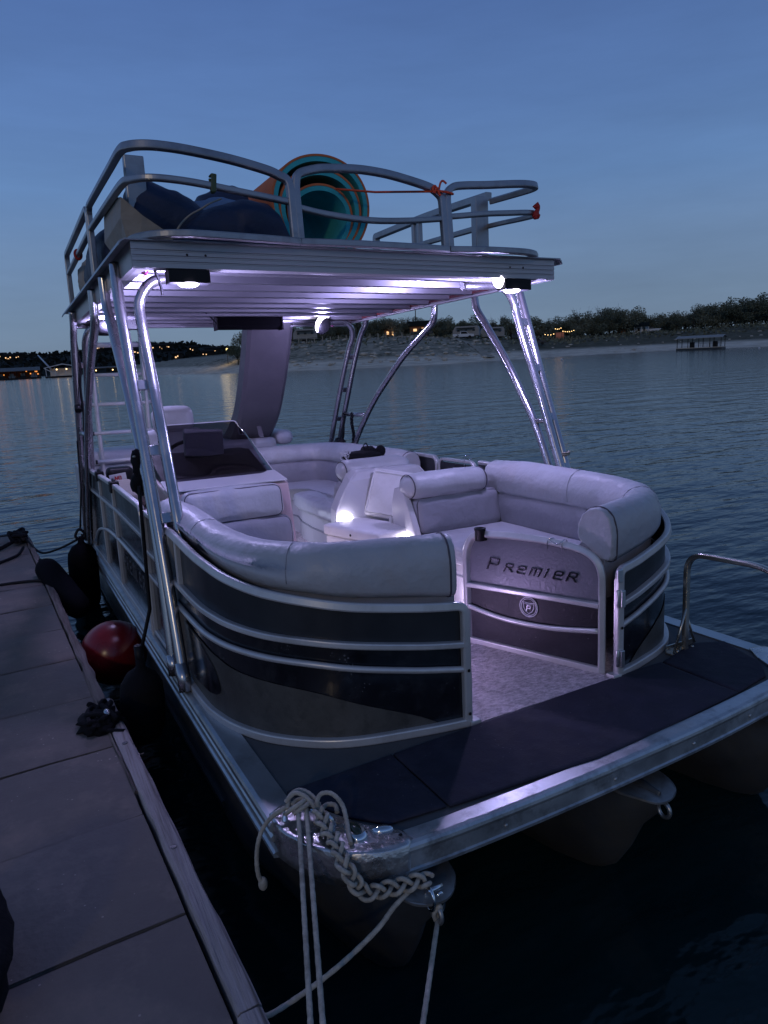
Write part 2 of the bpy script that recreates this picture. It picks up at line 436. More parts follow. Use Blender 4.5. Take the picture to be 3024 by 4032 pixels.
# faint warm quay light from behind the viewer
sl = bpy.data.lights.new('sun', 'SUN'); sl.energy = .21; sl.angle = R(3); sl.color = (1, .78, .48)
so = bpy.data.objects.new('sun', sl); COL.objects.link(so)
so.rotation_euler = V3((.62, .75, -.38)).to_track_quat('-Z', 'Y').to_euler()

def lamp(name, p, energy, col, rad=.03, frame=BOAT):
    l = bpy.data.lights.new(name, 'POINT'); l.energy = energy; l.color = col; l.shadow_soft_size = rad
    o = bpy.data.objects.new(name, l); COL.objects.link(o); o.matrix_world = frame @ Matrix.Translation(p)
    return o

# ---------------------------------------------------------------- water
def water_mat():
    m, nt, b = new_mat('lake_water'); N, L = nt.nodes, nt.links
    b.inputs['Base Color'].default_value = (.004, .018, .020, 1); b.inputs['Roughness'].default_value = .09; b.inputs['IOR'].default_value = 1.29
    tc = N.new('ShaderNodeTexCoord'); prev = None
    for scl, dist, st, rot in ((.45, .085, (1, 2.2, 1), .5), (1.5, .026, (1, 2.6, 1), .35), (3.6, .012, (1, 1.8, 1), .8)):
        mp = N.new('ShaderNodeMapping'); mp.inputs['Scale'].default_value = st; mp.inputs['Rotation'].default_value = (0, 0, rot)
        n = N.new('ShaderNodeTexNoise'); n.inputs['Scale'].default_value = scl; n.inputs['Detail'].default_value = 3; n.inputs['Roughness'].default_value = .5
        L.new(tc.outputs['Object'], mp.inputs[0]); L.new(mp.outputs[0], n.inputs['Vector'])
        bp = N.new('ShaderNodeBump'); bp.inputs['Strength'].default_value = 1; bp.inputs['Distance'].default_value = dist
        L.new(n.outputs['Fac'], bp.inputs['Height'])
        if prev: L.new(prev.outputs[0], bp.inputs['Normal'])
        prev = bp
    L.new(prev.outputs[0], b.inputs['Normal'])
    return m
M['water'] = water_mat()
mb = MB(); mb.add([(-2500, -400, 0), (2500, -400, 0), (2500, 3000, 0), (-2500, 3000, 0)], [(0, 1, 2, 3)], False)
tag(mb.build('lake_water', M['water']), kind='structure')

# ---------------------------------------------------------------- floating dock
DA = R(2.3)
DM = Matrix.Translation((-1.578, 0, .40)) @ Matrix.Rotation(DA, 4, 'Z')
def dk(x, y, z=0): return DM @ V3((x, y, z))
M['tile'] = pm('dock_tile', (.150, .130, .120), .74, 0, .3, 2.2, .5, 60, .22, bump2=.2, b2s=3, spec=.3, dirt=(.25, .20, .175), dirt_s=3.2, dirt_amt=.75, speck=(.36, .31, .28), speck_s=34, speck_t=.09)
M['wood'] = pm('weathered_plank', (.20, .165, .155), .9, 0, .35, 5, .6, 40, .05, stretch=(4, .25, 4), spec=.2, bump2=.6, b2s=6, dirt=(.06, .042, .034), dirt_s=3, dirt_amt=.85)
M['wood2'] = pm('raw_plank', (.40, .36, .36), .85, 0, .3, 4, .7, 50, .05, stretch=(6, .2, 6), spec=.2, bump2=.5, b2s=6, dirt=(.10, .075, .06), dirt_s=4, dirt_amt=.8)
M['darkframe'] = pm('dark_dock_frame', (.012, .011, .012), .9)
dock = thing('floating_dock', 'long floating dock of square brown tiles with a worn timber edge beside the boat', 'dock', dk(0, 0))
DIRN = Matrix.Rotation(DA, 3, 'Z')
ys = [-5.58 + .602 * i for i in range(21)]
YEND = 6.85
rnd = random.Random(3)
for i in range(len(ys)):
    y0 = ys[i] + .005; y1 = (ys[i + 1] if i + 1 < len(ys) else YEND) - .005
    if y1 - y0 < .05: continue
    t = MB()
    dz = rnd.uniform(-.005, .004)
    # slab with softened, slightly uneven upper edge
    nx, ny = 10, 6; vs = []; x0, x1 = -2.4, -.005
    for a in range(nx + 1):
        for b in range(ny + 1):
            u, v = a / nx, b / ny
            x = x0 + (x1 - x0) * u; y = y0 + (y1 - y0) * v
            e = min(v, 1 - v) * (y1 - y0); e2 = (1 - u) * (x1 - x0)
            z = dz - .006 * math.exp(-e / .012) - .006 * math.exp(-e2 / .02) + .004 * noise.noise((x * 2.1, y * 3.3, i))
            vs.append(dk(x, y, z))
    fs = [(a * (ny + 1) + b, (a + 1) * (ny + 1) + b, (a + 1) * (ny + 1) + b + 1, a * (ny + 1) + b + 1) for a in range(nx) for b in range(ny)]
    t.add(vs, fs, True)
    t.box(dk((x0 + x1) / 2, (y0 + y1) / 2, -.03), (x1 - x0, y1 - y0, .04), DIRN)
    t.build('deck_tile', M['tile'], dock)
# timber edge: an older darker run far off, a newer paler one near
def plank(ya, yb, x0, x1, z0, z1, seed, rough=.006):
    t = MB(); k = int((yb - ya) / .05); rings = []
    for i in range(k + 1):
        y = ya + (yb - ya) * i / k
        def j(q): return rough * noise.noise((y * 5.0, q * 9.1, seed))
        chip = -.012 * max(0, noise.noise((y * 2.3, seed, 4.2)) - .15) * 3
        rings.append([dk(x0 + j(1), y, z0), dk(x1 + j(2), y, z0), dk(x1 + j(3) + chip, y, z1 - .01 + j(4)), dk(x1 - .012 + j(5), y, z1 + j(6)), dk(x0 + .008 + j(7), y, z1 + j(8)), dk(x0 + j(9), y, z1 - .006)])
    return t.rings(rings, True, True, smooth=False)
plank(-5.6, -.02, .006, .075, -.2, .012, 1).build('edge_board', M['wood2'], dock)
plank(-.012, 2.12, .010, .078, -.2, .012, 2).build('edge_board', M['wood2'], dock)
plank(2.14, YEND, .004, .055, -.2, .006, 3, .010).build('edge_board', M['wood'], dock)
plank(1.2, 2.6, -.004, .012, -.12, .004, 5, .008).build('edge_board', M['wood'], dock)
t = MB()
t.box(dk(-1.2, .62, -.17), (2.38, 12.3, .22), DIRN); t.box(dk(-1.2, YEND + .04, -.1), (2.5, .07, .2), DIRN)
t.build('dock_frame', M['darkframe'], dock)
t = MB()
for y in (-.9, -.1, .75, 1.6):
    t.cyl(dk(.04, y, .008), dk(.04, y, .0155), .013, .012, 10)
t.build('plank_bolt', M['pontoon'], dock)
# ================================================================ the boat
boat = thing('pontoon_boat', 'black and silver double-decker pontoon boat with lit hardtop and bow gate open', 'boat', (0, 0, 0), BOAT)

def sub(mb, name, mat, parent=boat, **k): return mb.build(name, mat, parent, **k)

# ---- fence plan (left side, x<0), with rail heights: x, y, top, second, third, graphic
FP = [(-.390, .617, .512, .352, .246, -.02), (-.50, .636, .522, .364, .262, .030), (-.61, .660, .534, .378, .278, .085), (-.82, .715, .563, .410, .315, .165), (-.966, .790, .590, .432, .342, .220),
      (-1.11, .930, .620, .449, .358, .250), (-1.20, 1.09, .655, .465, .367, .265), (-1.245, 1.25, .690, .480, .373, .290), (-1.263, 1.42, .712, .490, .379, .312), (-1.265, 1.87, .738, .500, .382, .325), (-1.265, 2.8, .756, .508, .384, .325)]
def fence_line(col, s, ymax, z=None, off=0.0, n=8):
    pts = cr([(x, y, (z if z is not None else r[col])) for x, y, *r in FP], n)
    if s > 0:  # the right post stands a little farther out
        pts = [V3((p.x - .065 * max(0, min(1, (p.x + .82) / .43)), p.y, p.z)) for p in pts]
    out = [p for p in pts if p.y <= ymax + 1e-6]
    if off:
        o2 = []
        for i, p in enumerate(out):
            t = (out[min(i + 1, len(out) - 1)] - out[max(i - 1, 0)]); t.z = 0; t.normalize()
            sd = t.cross(V3((0, 0, 1)))      # inward for the left side
            o2.append(p + sd * off)
        out = o2
    return [V3((-s * -1 * p.x if s < 0 else -p.x, p.y, p.z)) if s > 0 else p for p in out]

def psweep(mb, path, prof, caps=True, smooth=False):
    P = [V3(p) for p in path]
    rings = [[p + a * u + b * v for u, v in prof] for p, (t, a, b) in zip(P, frames(P))]
    return mb.rings(rings, True, caps, False, smooth)

RAIL = rr(.030, .036, .007, 2)
def wall_strip(top, bot):
    n = len(top); m = MB()
    m.add(top + bot, [(i, i + 1, n + i + 1, n + i) for i in range(n - 1)], True); return m

def front_fence(s, ymax):
    fp = thing_part('fence_panel')
    top = fence_line(0, s, ymax); x0 = top[0].x
    path = fil([(x0, top[0].y, .002), (x0, top[0].y, top[0].z)] + [tuple(top[6])], .075, 7)[:-1] + top[6:]
    psweep(MB(), path, RAIL).build('top_rail', M['rail'], fp)
    l2 = fence_line(1, s, ymax); psweep(MB(), l2, rr(.026, .032, .006, 2)).build('middle_rail', M['rail'], fp)
    l3 = fence_line(2, s, ymax); MB().tube(l3, .0135, 10).build('lower_rail', M['rail'], fp)
    lb = fence_line(0, s, ymax, z=.0185); psweep(MB(), lb, rr(.036, .033, .006, 2)).build('bottom_rail', M['rail'], fp)
    for y in (1.70, 2.66):
        if y < ymax:
            MB().box((s * 1.262, y, .61), (.026, .034, .23)).build('fence_post', M['rail'], fp, bevel=.004)
    MB().box((s * 1.262, ymax - .015, .36), (.03, .034, .72)).build('fence_post', M['rail'], fp, bevel=.004)
    a = fence_line(0, s, ymax, off=.012); b = fence_line(1, s, ymax, off=.012); c = fence_line(0, s, ymax, z=.01, off=.012)
    wall_strip(a, b).build('upper_skin', M['charcoal'], fp)
    wall_strip(b, c).build('lower_skin', M['black'], fp)
    # silver swoosh and the dark oval over it
    g = fence_line(3, s, 1.74, off=.008); gb = fence_line(0, s, 1.74, z=.034, off=.008)
    k = [i for i in range(len(g)) if g[i].z > .036]
    wall_strip([g[i] for i in k], [gb[i] for i in k]).build('silver_graphic', M['silverskin'], fp)
    hi = [(1.222, .15), (1.235, .185), (1.27, .235), (1.32, .266), (1.425, .303), (1.56, .318), (1.74, .326)]
    lo = [(1.222, .145), (1.235, .125), (1.27, .108), (1.36, .094), (1.55, .080), (1.74, .072)]
    o = [p for p in fence_line(0, s, 1.74, off=.005, n=24) if p.y >= 1.222]
    wall_strip([V3((p.x, p.y, lerp_tab(hi, p.y))) for p in o], [V3((p.x, p.y, lerp_tab(lo, p.y))) for p in o]).build('oval_graphic', M['black'], fp)
    t = MB()
    for z in (.245, .06): t.ell((x0 + s * .0, top[0].y - .019, z), (.007, .004, .007), 8, 6)
    t.build('bolt', M['blk'], fp)
    MB().box((x0 - s * .026, top[0].y + .002, .014), (.05, .05, .022)).build('post_foot', M['rail'], fp, bevel=.004)
    return fp

def thing_part(name, parent=boat):
    o = bpy.data.objects.new(name, None); COL.objects.link(o); o.parent = parent; o.empty_display_size = .1
    BASE[o.name] = BASE[parent.name]; return o

# a fence panel's "lower skin" carries it: parts hang from an Empty
front_fence(-1, 1.87)
front_fence(1, 2.80)

# ---- long side fences aft of the side gates
def side_fence(s, y0, y1):
    fp = thing_part('fence_panel'); X = s * 1.265
    top = fil([(X, y0, .002), (X, y0, .760), (X, y0 + 1.2, .775), (X, y1 - .4, .752), (X, y1, .748)], [.07, .3, .3], 6)
    psweep(MB(), top, RAIL).build('top_rail', M['rail'], fp)
    psweep(MB(), [(X, y0, .580), (X, y0 + 1, .598), (X, y1, .575)], rr(.026, .03, .006, 2)).build('middle_rail', M['rail'], fp)
    arch = cr([(X, y0, .365), (X, 3.25, .374), (X, 3.74, .372), (X, 4.24, .352), (X, 4.67, .300), (X, 5.0, .235), (X, 5.25, .13), (X, 5.38, .03)], 8)
    MB().tube(arch, .014, 10).build('lower_rail', M['rail'], fp)
    psweep(MB(), [(X, y0, .0185), (X, y1, .0185)], rr(.036, .033, .006, 2)).build('bottom_rail', M['rail'], fp)
    for y in (3.77, 4.54, y1 - .02):
        MB().box((s * 1.262, y, .38), (.028, .034, .72)).build('fence_post', M['rail'], fp, bevel=.004)
    XI = s * 1.253
    t = MB(); t.box((XI, (y0 + y1) / 2, .668), (.006, y1 - y0, .16)); t.build('upper_skin', M['charcoal'], fp)
    t = MB(); t.box((XI, (y0 + y1) / 2, .30), (.006, y1 - y0, .555)); t.build('lower_skin', M['black'], fp)
    return fp
lf = side_fence(-1, 2.585, 5.75)
rf = side_fence(1, 3.40, 5.75)

def side_gate(s, y0, y1):
    g = thing_part('side_gate'); X = s * 1.262; zt = .742 if s < 0 else .752
    path = fil([(X, y0, .02), (X, y0, zt), (X, y1, zt), (X, y1, .02)], .06, 6)
    psweep(MB(), path, rr(.026, .032, .006, 2)).build('gate_frame', M['rail'], g)
    for z in (.51, .37, .03):
        psweep(MB(), [(X, y0, z), (X, y1, z)], rr(.022, .028, .005, 2)).build('gate_rail', M['rail'], g)
    MB().box((s * 1.254, (y0 + y1) / 2, .38), (.005, y1 - y0 - .02, .70)).build('gate_skin', M['black'], g)
    return g
side_gate(-1, 1.93, 2.53)
side_gate(1, 2.86, 3.35)

# faint lettering on the black lower skin of the left side
PALE = pm('pale_decal', (.10, .10, .11), .4)
GL = {'P': [[(0, 0), (.12, 1), (.62, 1), (.72, .92), (.66, .52), (.57, .44), (.1, .44)]],
      'R': [[(0, 0), (.1, .9), (.1, 1), (.62, 1), (.70, .9), (.66, .6), (.56, .5), (.1, .5)], [(.38, .5), (.74, 0)]],
      'E': [[(.72, 0), (.10, 0), (0, .12), (.09, .9), (.2, 1), (.66, 1), (.74, .9), (.70, .6), (.62, .5), (.1, .5)]],
      'M': [[(0, 0), (.1, 1), (.95, 1), (1.03, .9), (.93, 0)], [(.52, 1), (.46, .0)]],
      'I': [[(.02, 0), (.12, .78)], [(.14, 1.05), (.15, 1.18)]],
      'N': [[(0, 0), (0, 1), (.6, 0), (.6, 1)]], 'O': [[(.1, 0), (0, .15), (0, .85), (.1, 1), (.5, 1), (.6, .85), (.6, .15), (.5, 0), (.1, 0)]],
      'L': [[(0, 1), (0, 0), (.5, 0)]], 'G': [[(.6, .85), (.5, 1), (.1, 1), (0, .85), (0, .15), (.1, 0), (.5, 0), (.6, .15), (.6, .5), (.35, .5)]]}
def strokes(mb, glyph, mp, wd, dp, chamfer=True):
    # flat bars with a bevelled crest, laid in the plane of mp(x, y, out)
    for line in GL[glyph]:
        for (x0, y0), (x1, y1) in zip(line, line[1:]):
            d = V3((x1 - x0, y1 - y0, 0)); l = d.length; d.normalize(); nrm = V3((-d.y, d.x, 0))
            e = d * (wd * .42); A = V3((x0, y0, 0)) - e; B = V3((x1, y1, 0)) + e; h = nrm * wd / 2
            q = [A - h, B - h, B + h, A + h]; q2 = [A - h * .5 + e * .4, B - h * .5 - e * .4, B + h * .5 - e * .4, A + h * .5 + e * .4] if chamfer else q
            vs = [mp(p.x, p.y, 0) for p in q] + [mp(p.x, p.y, dp) for p in q2]
            mb.add(vs, [(4, 5, 6, 7), (0, 1, 5, 4), (1, 2, 6, 5), (2, 3, 7, 6), (3, 0, 4, 7)], False)
    return mb
t = MB()
for i, ch in enumerate('PREMIER'):
    strokes(t, ch, lambda x, y, o, i=i: V3((-1.2575 - .0015 * (1 if o else 0), 3.62 - .125 * i - x * .095, .20 + y * .085)), .16, .001, False)
t.build('hull_lettering', PALE, lf)

# ---- bow gate, standing open into the boat
g0 = V3((.44, .619, 0)); gd = V3((-.34815564, .93743674, 0)); gn = V3((-.93743674, -.34815564, 0))
def gp(u, z, o=0.0): return g0 + gd * u + gn * o + V3((0, 0, z))
gate = thing_part('bow_gate')
mid = [(.82, .012), (.82, .30), (.819, .47), (.808, .535), (.775, .585), (.72, .603), (.58, .613), (.40, .613), (.27, .604), (.165, .586), (.10, .548), (.074, .49), (.070, .40), (.070, .012)]
psweep(MB(), cr([gp(u, z) for u, z in mid], 6), rr(.034, .036, .008, 2)).build('gate_frame', M['rail'], gate)
psweep(MB(), [gp(.812, .326, .004), gp(.08, .336, .004)], rr(.026, .032, .006, 2)).build('middle_rail', M['rail'], gate)
MB().tube(cr([gp(.812, .210, .008), gp(.664, .184, .008), gp(.519, .174, .008), gp(.314, .181, .008), gp(.08, .213, .008)], 8), .0135, 10).build('lower_rail', M['rail'], gate)
psweep(MB(), [gp(.81, .020), gp(.08, .020)], rr(.032, .034, .006, 2)).build('bottom_rail', M['rail'], gate)
arch = cr([gp(u, z, -.004) for u, z in mid[2:12]], 6)
lo = [V3((p.x, p.y, .328)) for p in arch]
wall_strip(arch, lo).build('upper_skin', M['pewter'], gate)
MB().add([gp(.82, .33, -.004), gp(.07, .33, -.004), gp(.07, .02, -.004), gp(.82, .02, -.004)], [(0, 1, 2, 3)], False).build('lower_skin', M['blackmatte'], gate)
t = MB(); rnd = random.Random(5)
for k in range(9):
    u, z = rnd.uniform(.12, .75), rnd.uniform(.05, .29); a = rnd.uniform(.002, .0045)
    t.box(gp(u, z, -.003), (a, a, a * .7))
t.build('water_spot', PALE, gate)
LET = pm('raised_lettering', (.11, .105, .125), .22, .85, .05)
for ch, u, h, wfac in (('P', .692, .060, .084), ('R', .594, .040, .062), ('E', .521, .038, .060), ('M', .449, .038, .054), ('I', .366, .038, .05), ('E', .321, .040, .060), ('R', .250, .044, .066)):
    z0 = .4275
    strokes(MB(), ch, lambda x, y, o: gp(u - x * wfac - .012 * y, z0 + y * h, -.003 + o), .135, .008).build('raised_letter', LET, gate)
EMB = pm('badge_alloy', (.62, .6, .68), .35, .5, .05)
def ring(c_u, c_z, r, tr, o): return [gp(c_u + r * math.cos(2 * PI * k / 40), c_z + r * math.sin(2 * PI * k / 40), o) for k in range(40)]
t = MB(); t.tube(ring(.453, .262, .050, 0, .000), .0030, 6, True); t.tube(ring(.453, .262, .042, 0, .000), .0020, 6, True)
sh = [(-.030, .024), (-.012, .021), (0, .020), (.012, .021), (.030, .024), (.028, -.004), (.018, -.022), (0, -.034), (-.018, -.022), (-.028, -.004)]
t.tube([gp(.453 - a, .262 + b, 0) for a, b in sh], .0024, 6, True)
t.tube([gp(.453 + .024, .262 + .0165, 0), gp(.453, .262 + .0125, 0), gp(.453 - .024, .262 + .0165, 0)], .0020, 6)
strokes(t, 'P', lambda x, y, o: gp(.453 + .013 - x * .030, .262 - .020 + y * .027, -.003 + o), .2, .004)
t.build('badge_mark', EMB, gate)
for z, h in ((.385, .08), (.10, .08)):
    hg = MB(); hg.box((.452, .612, z), (.022, .05, h)); hg.cyl((.436, .606, z - h / 2), (.436, .606, z + h / 2), .008, n=10); hg.build('gate_hinge', M['alu'], gate, bevel=.003)
MB().box((.440, .602, .492), (.030, .012, .062)).build('latch_plate', M['alu'], gate, bevel=.004)
MB().box((.447, .628, .24), (.016, .016, .46)).build('hinge_stile', M['alu'], gate, bevel=.003)
# wire spring clip sitting on the top tube
t = MB()
for du in (0, .075):
    t.tube(cr([gp(.335 - du, .574, .020), gp(.333 - du, .62, .022), gp(.31 - du * .8, .628, 0), gp(.325 - du, .60, -.022)], 5), .0022, 6)
t.tube(cr([gp(.333, .622, .02), gp(.30, .612, .022), gp(.285, .605, .022), gp(.258, .622, .022)], 5), .0022, 6)
clip = thing('wire_clip', 'bent wire clip hooked over the top tube of the open bow gate', 'clip', gp(.30, .6), BOAT)
t.build('wire', M['chrome'], clip)
cp = thing('rod_cup', 'small black plastic cup clamped on the top corner of the open bow gate', 'cup', gp(.72, .60, .01), BOAT)
t = MB(); t.lathe([(.024, 0), (.027, .004), (.027, .05), (.030, .054), (.030, .066), (.022, .066), (.020, .03), (.0, .03)], gp(.72, .575, .018), n=20)
t.build('cup', M['blk'], cp)
MB().box(gp(.72, .598, .0), (.05, .05, .05)).build('clamp', M['blk'], cp, bevel=.006)

# ---- deck, mats, trims
DB = [(-1.25, .40), (-1.09, .30), (-.97, .145)] + [(x, y) for x, y in ((-.79, .10), (-.4, .095), (.06, .108), (.5, .13), (.97, .17))] + [(1.10, .32), (1.25, .46), (1.25, 6.35), (-1.25, 6.35)]
MB().prism([(x, y, -.04) for x, y in DB], (0, 0, 1), .04).build('deck', M['deck'], boat)
ins = fence_line(0, -1, 2.8, z=.003, off=.02); inr = fence_line(0, 1, 2.8, z=.003, off=.02)
inr = [V3((-p.x if p.x < 0 else p.x, p.y, p.z)) for p in inr]
cpoly = [(-.37, .60, .003)] + [tuple(p) for p in ins if p.x < -.4] + [(-1.22, 6.2, .003), (1.22, 6.2, .003)] + [tuple(p) for p in reversed(inr) if p.x > .46] + [(.43, .615, .003)]
mbc = MB(); mbc.prism(cpoly, (0, 0, 1), .006); mbc.build('carpet', M['carpet'], boat)
TP = [(.088, .006), (.004, .006), (-.010, .002), (-.016, -.008), (-.016, -.026), (-.008, -.032), (-.006, -.042), (-.014, -.050), (-.014, -.062), (-.004, -.068), (-.002, -.105), (-.010, -.110), (-.010, -.124), (.004, -.128), (.030, -.128), (.030, -.006), (.088, -.006)]
for s in (-1, 1):
    t = MB(); t.sweep([(s * 1.295, .42, 0), (s * 1.295, 2.0, 0), (s * 1.295, 6.4, 0)], [(-s * u, v) for u, v in TP]); t.build('side_trim', M['trim'], boat)
BP = [(-.060, .006), (-.004, .006), (.008, .002), (.014, -.006), (.016, -.016), (.012, -.022), (.010, -.030), (.011, -.078), (.017, -.082), (.017, -.092), (.010, -.096), (-.05, -.096), (-.05, -.006), (-.06, -.006)]
bpath = cr([(-1.0, .096, 0), (-.79, .086, 0), (-.4, .084, 0), (.06, .096, 0), (.5, .118, 0), (1.0, .165, 0)], 6)
t = MB(); t.sweep(bpath, BP)
for x in (-.62, -.12, .32, .70):
    y = lerp_tab([(p.x, p.y) for p in bpath], x); t.ell((x, y - .011, -.056), (.008, .004, .008), 10, 6)
t.build('bow_beam', M['beam'], boat)
# front under-deck frame so that nothing is seen through below the beam
MB().box((0, 3.3, -.085), (2.36, 5.9, .08)).build('deck_joists', M['darkframe'], boat)

for s in (-1, 1):
    cap = thing_part('corner_cap')
    out = [(1.300, .425), (1.296, .36), (1.278, .30), (1.235, .215), (1.165, .135), (1.06, .085), (.985, .078)]
    inn = [(.958, .10), (.962, .142), (1.06, .245), (1.10, .318), (1.145, .40), (1.213, .492), (1.255, .485), (1.296, .465)]
    ring_ = [V3((s * x, y, 0)) for x, y in cr([(a, b, 0) for a, b in out], 5) for _ in (0,)] if False else [V3((s * p.x, p.y, 0)) for p in cr([(a, b, 0) for a, b in out], 5)] + [V3((s * a, b, 0)) for a, b in inn]
    nO = len(ring_) - len(inn); rings = []
    for dz, g in ((.014, .92), (.013, .975), (.008, 1.0), (-.03, 1.004), (-.07, 1.0), (-.104, .99)):
        cx, cy_ = s * 1.13, .29
        rg = []
        for i, p in enumerate(ring_):
            q = V3((cx + (p.x - cx) * g, cy_ + (p.y - cy_) * g, dz + (.012 * noise.noise((p.x * 9, p.y * 9, 3)) if dz < -.08 else .003 * noise.noise((p.x * 22, p.y * 22, dz * 40)))))
            rg.append(q)
        rings.append(rg)
    MB().rings(rings, True, True).build('cap_shell', M['cast'], cap)
    # fold-down cleat
    t = MB(); t.tube(cr([(s * 1.268, .388, .012), (s * 1.258, .40, .040), (s * 1.235, .39, .052), (s * 1.17, .318, .052), (s * 1.15, .29, .040), (s * 1.14, .285, .012)], 6), .0085, 10)
    t.build('cleat', M['chrome'], cap)
    # teardrop navigation light and small chrome button
    nl = MB(); rg = []
    for z, g in ((.012, 1.0), (.020, 1.0), (.026, .9), (.030, .78)):
        rg.append([V3((s * (1.100 + (.030 * math.cos(a) * (1 - .45 * math.sin(a))) * g), .222 + .058 * math.sin(a) * g, z)) for a in [2 * PI * k / 24 for k in range(24)]])
    nl.rings(rg, True, True).build('nav_light', M['chrome'], cap)
    MB().ell((s * 1.100, .212, .030), (.017, .034, .012), 14, 8).build('nav_lens', pm('dark_nav_lens', (.02, .03, .02), .08), cap)
    t = MB(); t.ell((s * 1.02, .180, .014), (.036, .016, .014), 14, 8, rot=rotz(s * .35)); t.build('deck_fitting', M['chrome'], cap)
    MB().ell((s * .985, .128, .014), (.007, .007, .004), 8, 6).build('cap_screw', M['blk'], cap)

# ---- pontoons
def pontoon(cx):
    p = thing_part('pontoon'); rings = []
    tab = [(.012, .006, -.122, -.16), (.022, .012, -.121, -.215), (.055, .024, -.120, -.255), (.09, .040, -.119, -.30), (.15, .070, -.118, -.43), (.22, .105, -.118, -.545), (.32, .150, -.117, -.63), (.45, .195, -.116, -.685), (.62, .240, -.116, -.71), (.85, .285, -.115, -.72), (1.1, .305, -.115, -.725), (6.5, .305, -.115, -.725)]
    for y, hw, zt, zb in tab:
        cz = (zt + zb) / 2; hz = (zt - zb) / 2
        rings.append([V3((cx + hw * math.cos(a) * (1 - (.35 if y < .9 else 0) * max(0, -math.sin(a))), y, cz + hz * math.sin(a))) for a in [2 * PI * k / 28 for k in range(28)]])
    MB().rings(rings, True, True).build('pontoon_tube', M['pontoon'], p)
    t = MB()
    for s in (-1, 1): t.box((cx + s * .302, 3.9, -.42), (.03, 5.2, .022))
    t.build('strake', M['pontoon'], p)
    # flat nose plate with a rounded tip, slightly buckled
    L_ = [(-.09, .40), (-.118, .20), (-.115, .10), (-.092, .035), (-.05, -.010), (.0, -.028), (.05, -.015), (.095, .03), (.118, .09), (.12, .20), (.09, .40)]
    pts = cr([(a, b, 0) for a, b in L_], 4)
    vs = [V3((cx + q.x, q.y, -.128 + .010 * noise.noise((q.x * 12, q.y * 9, cx)) - .03 * max(0, .1 - q.y))) for q in pts]; k = len(vs)
    pl = MB(); pl.add(vs + [v - V3((0, 0, .008)) for v in vs], [tuple(range(k)), tuple(reversed(range(k, 2 * k)))] + [(i, (i + 1) % k, k + (i + 1) % k, k + i) for i in range(k)], False)
    pl.build('nose_plate', M['nose'], p)
    pl = MB(); e = [V3((cx, -.006 + .026 * math.cos(a), -.185 + .028 * math.sin(a))) for a in [2 * PI * q / 20 for q in range(20)]]
    pl.tube(e, .008, 8, True); pl.build('tow_eye', M['nose'], p)
    return p
for cx in (-.945, .035, .965): pontoon(cx)

# ---- boarding handrail on the right of the bow deck
hr = thing_part('boarding_handrail')
path = fil([(.957, .662, .01), (.957, .662, .505), (.965, .30, .515), (.97, .20, .49), (.975, .17, .02)], [.10, .08, .07], 8)
psweep(MB(), path, rr(.026, .030, .008, 3)).build('handrail_tube', M['brass'], hr)
t = MB(); t.cyl((.872, .655, .012), (.947, .655, .225), .0065, n=8); t.cyl((1.035, .668, .03), (.967, .668, .19), .0065, n=8); t.build('stay', M['brass'], hr)
t = MB(); t.box((.955, .662, .006), (.21, .055, .01)); t.box((.955, .688, .022), (.21, .006, .04)); t.ell((.90, .66, .013), (.009, .009, .006), 8, 5); t.ell((1.01, .66, .013), (.009, .009, .006), 8, 5)
t.build('foot_plate', M['brass'], hr, bevel=.003)
MB().box((.972, .17, .008), (.10, .05, .012)).build('foot_plate', M['brass'], hr, bevel=.003)

# ---- bow mats (loose foam, lie on the deck)
def mat_(pts, label, seed):
    m = thing('deck_mat', label, 'deck mat', (pts[0][0], pts[0][1], .004), BOAT, 'dark mats on the bow deck')
    P = dens([(x, y, 0) for x, y in pts] + [(pts[0][0], pts[0][1], 0)], .04)[:-1]
    cx = sum(p.x for p in P) / len(P); cy_ = sum(p.y for p in P) / len(P); rings = []
    for z, ins_ in ((.0035, .0), (.010, .0), (.0135, .006), (.014, .02)):
        rg = []
        for p in P:
            d = V3((cx - p.x, cy_ - p.y, 0)).normalized()
            w_ = .004 * noise.noise((p.x * 5, p.y * 5, seed))
            rg.append(V3((p.x + d.x * (ins_ + w_), p.y + d.y * (ins_ + w_), z + .003 * max(0, noise.noise((p.x * 4, p.y * 4, seed + 3))))))
        rings.append(rg)
    MB().rings(rings, True, True).build('mat_sheet', M['mat'], m)
mat_([(-1.20, .555), (-.772, .572), (-.778, .185), (-.985, .203), (-1.095, .318)], 'small dark mat on the bow deck behind the roped corner cap', 1)
mat_([(-.764, .572), (-.36, .588), (.43, .612), (.732, .612), (.728, .206), (.30, .165), (-.14, .138), (-.768, .178)], 'wide dark navy mat across the bow deck in front of the open gate', 2)
mat_([(.742, .612), (1.05, .70), (1.20, .62), (1.10, .35), (.98, .245), (.736, .208)], 'dark mat at the far right end of the bow deck by the handrail', 3)
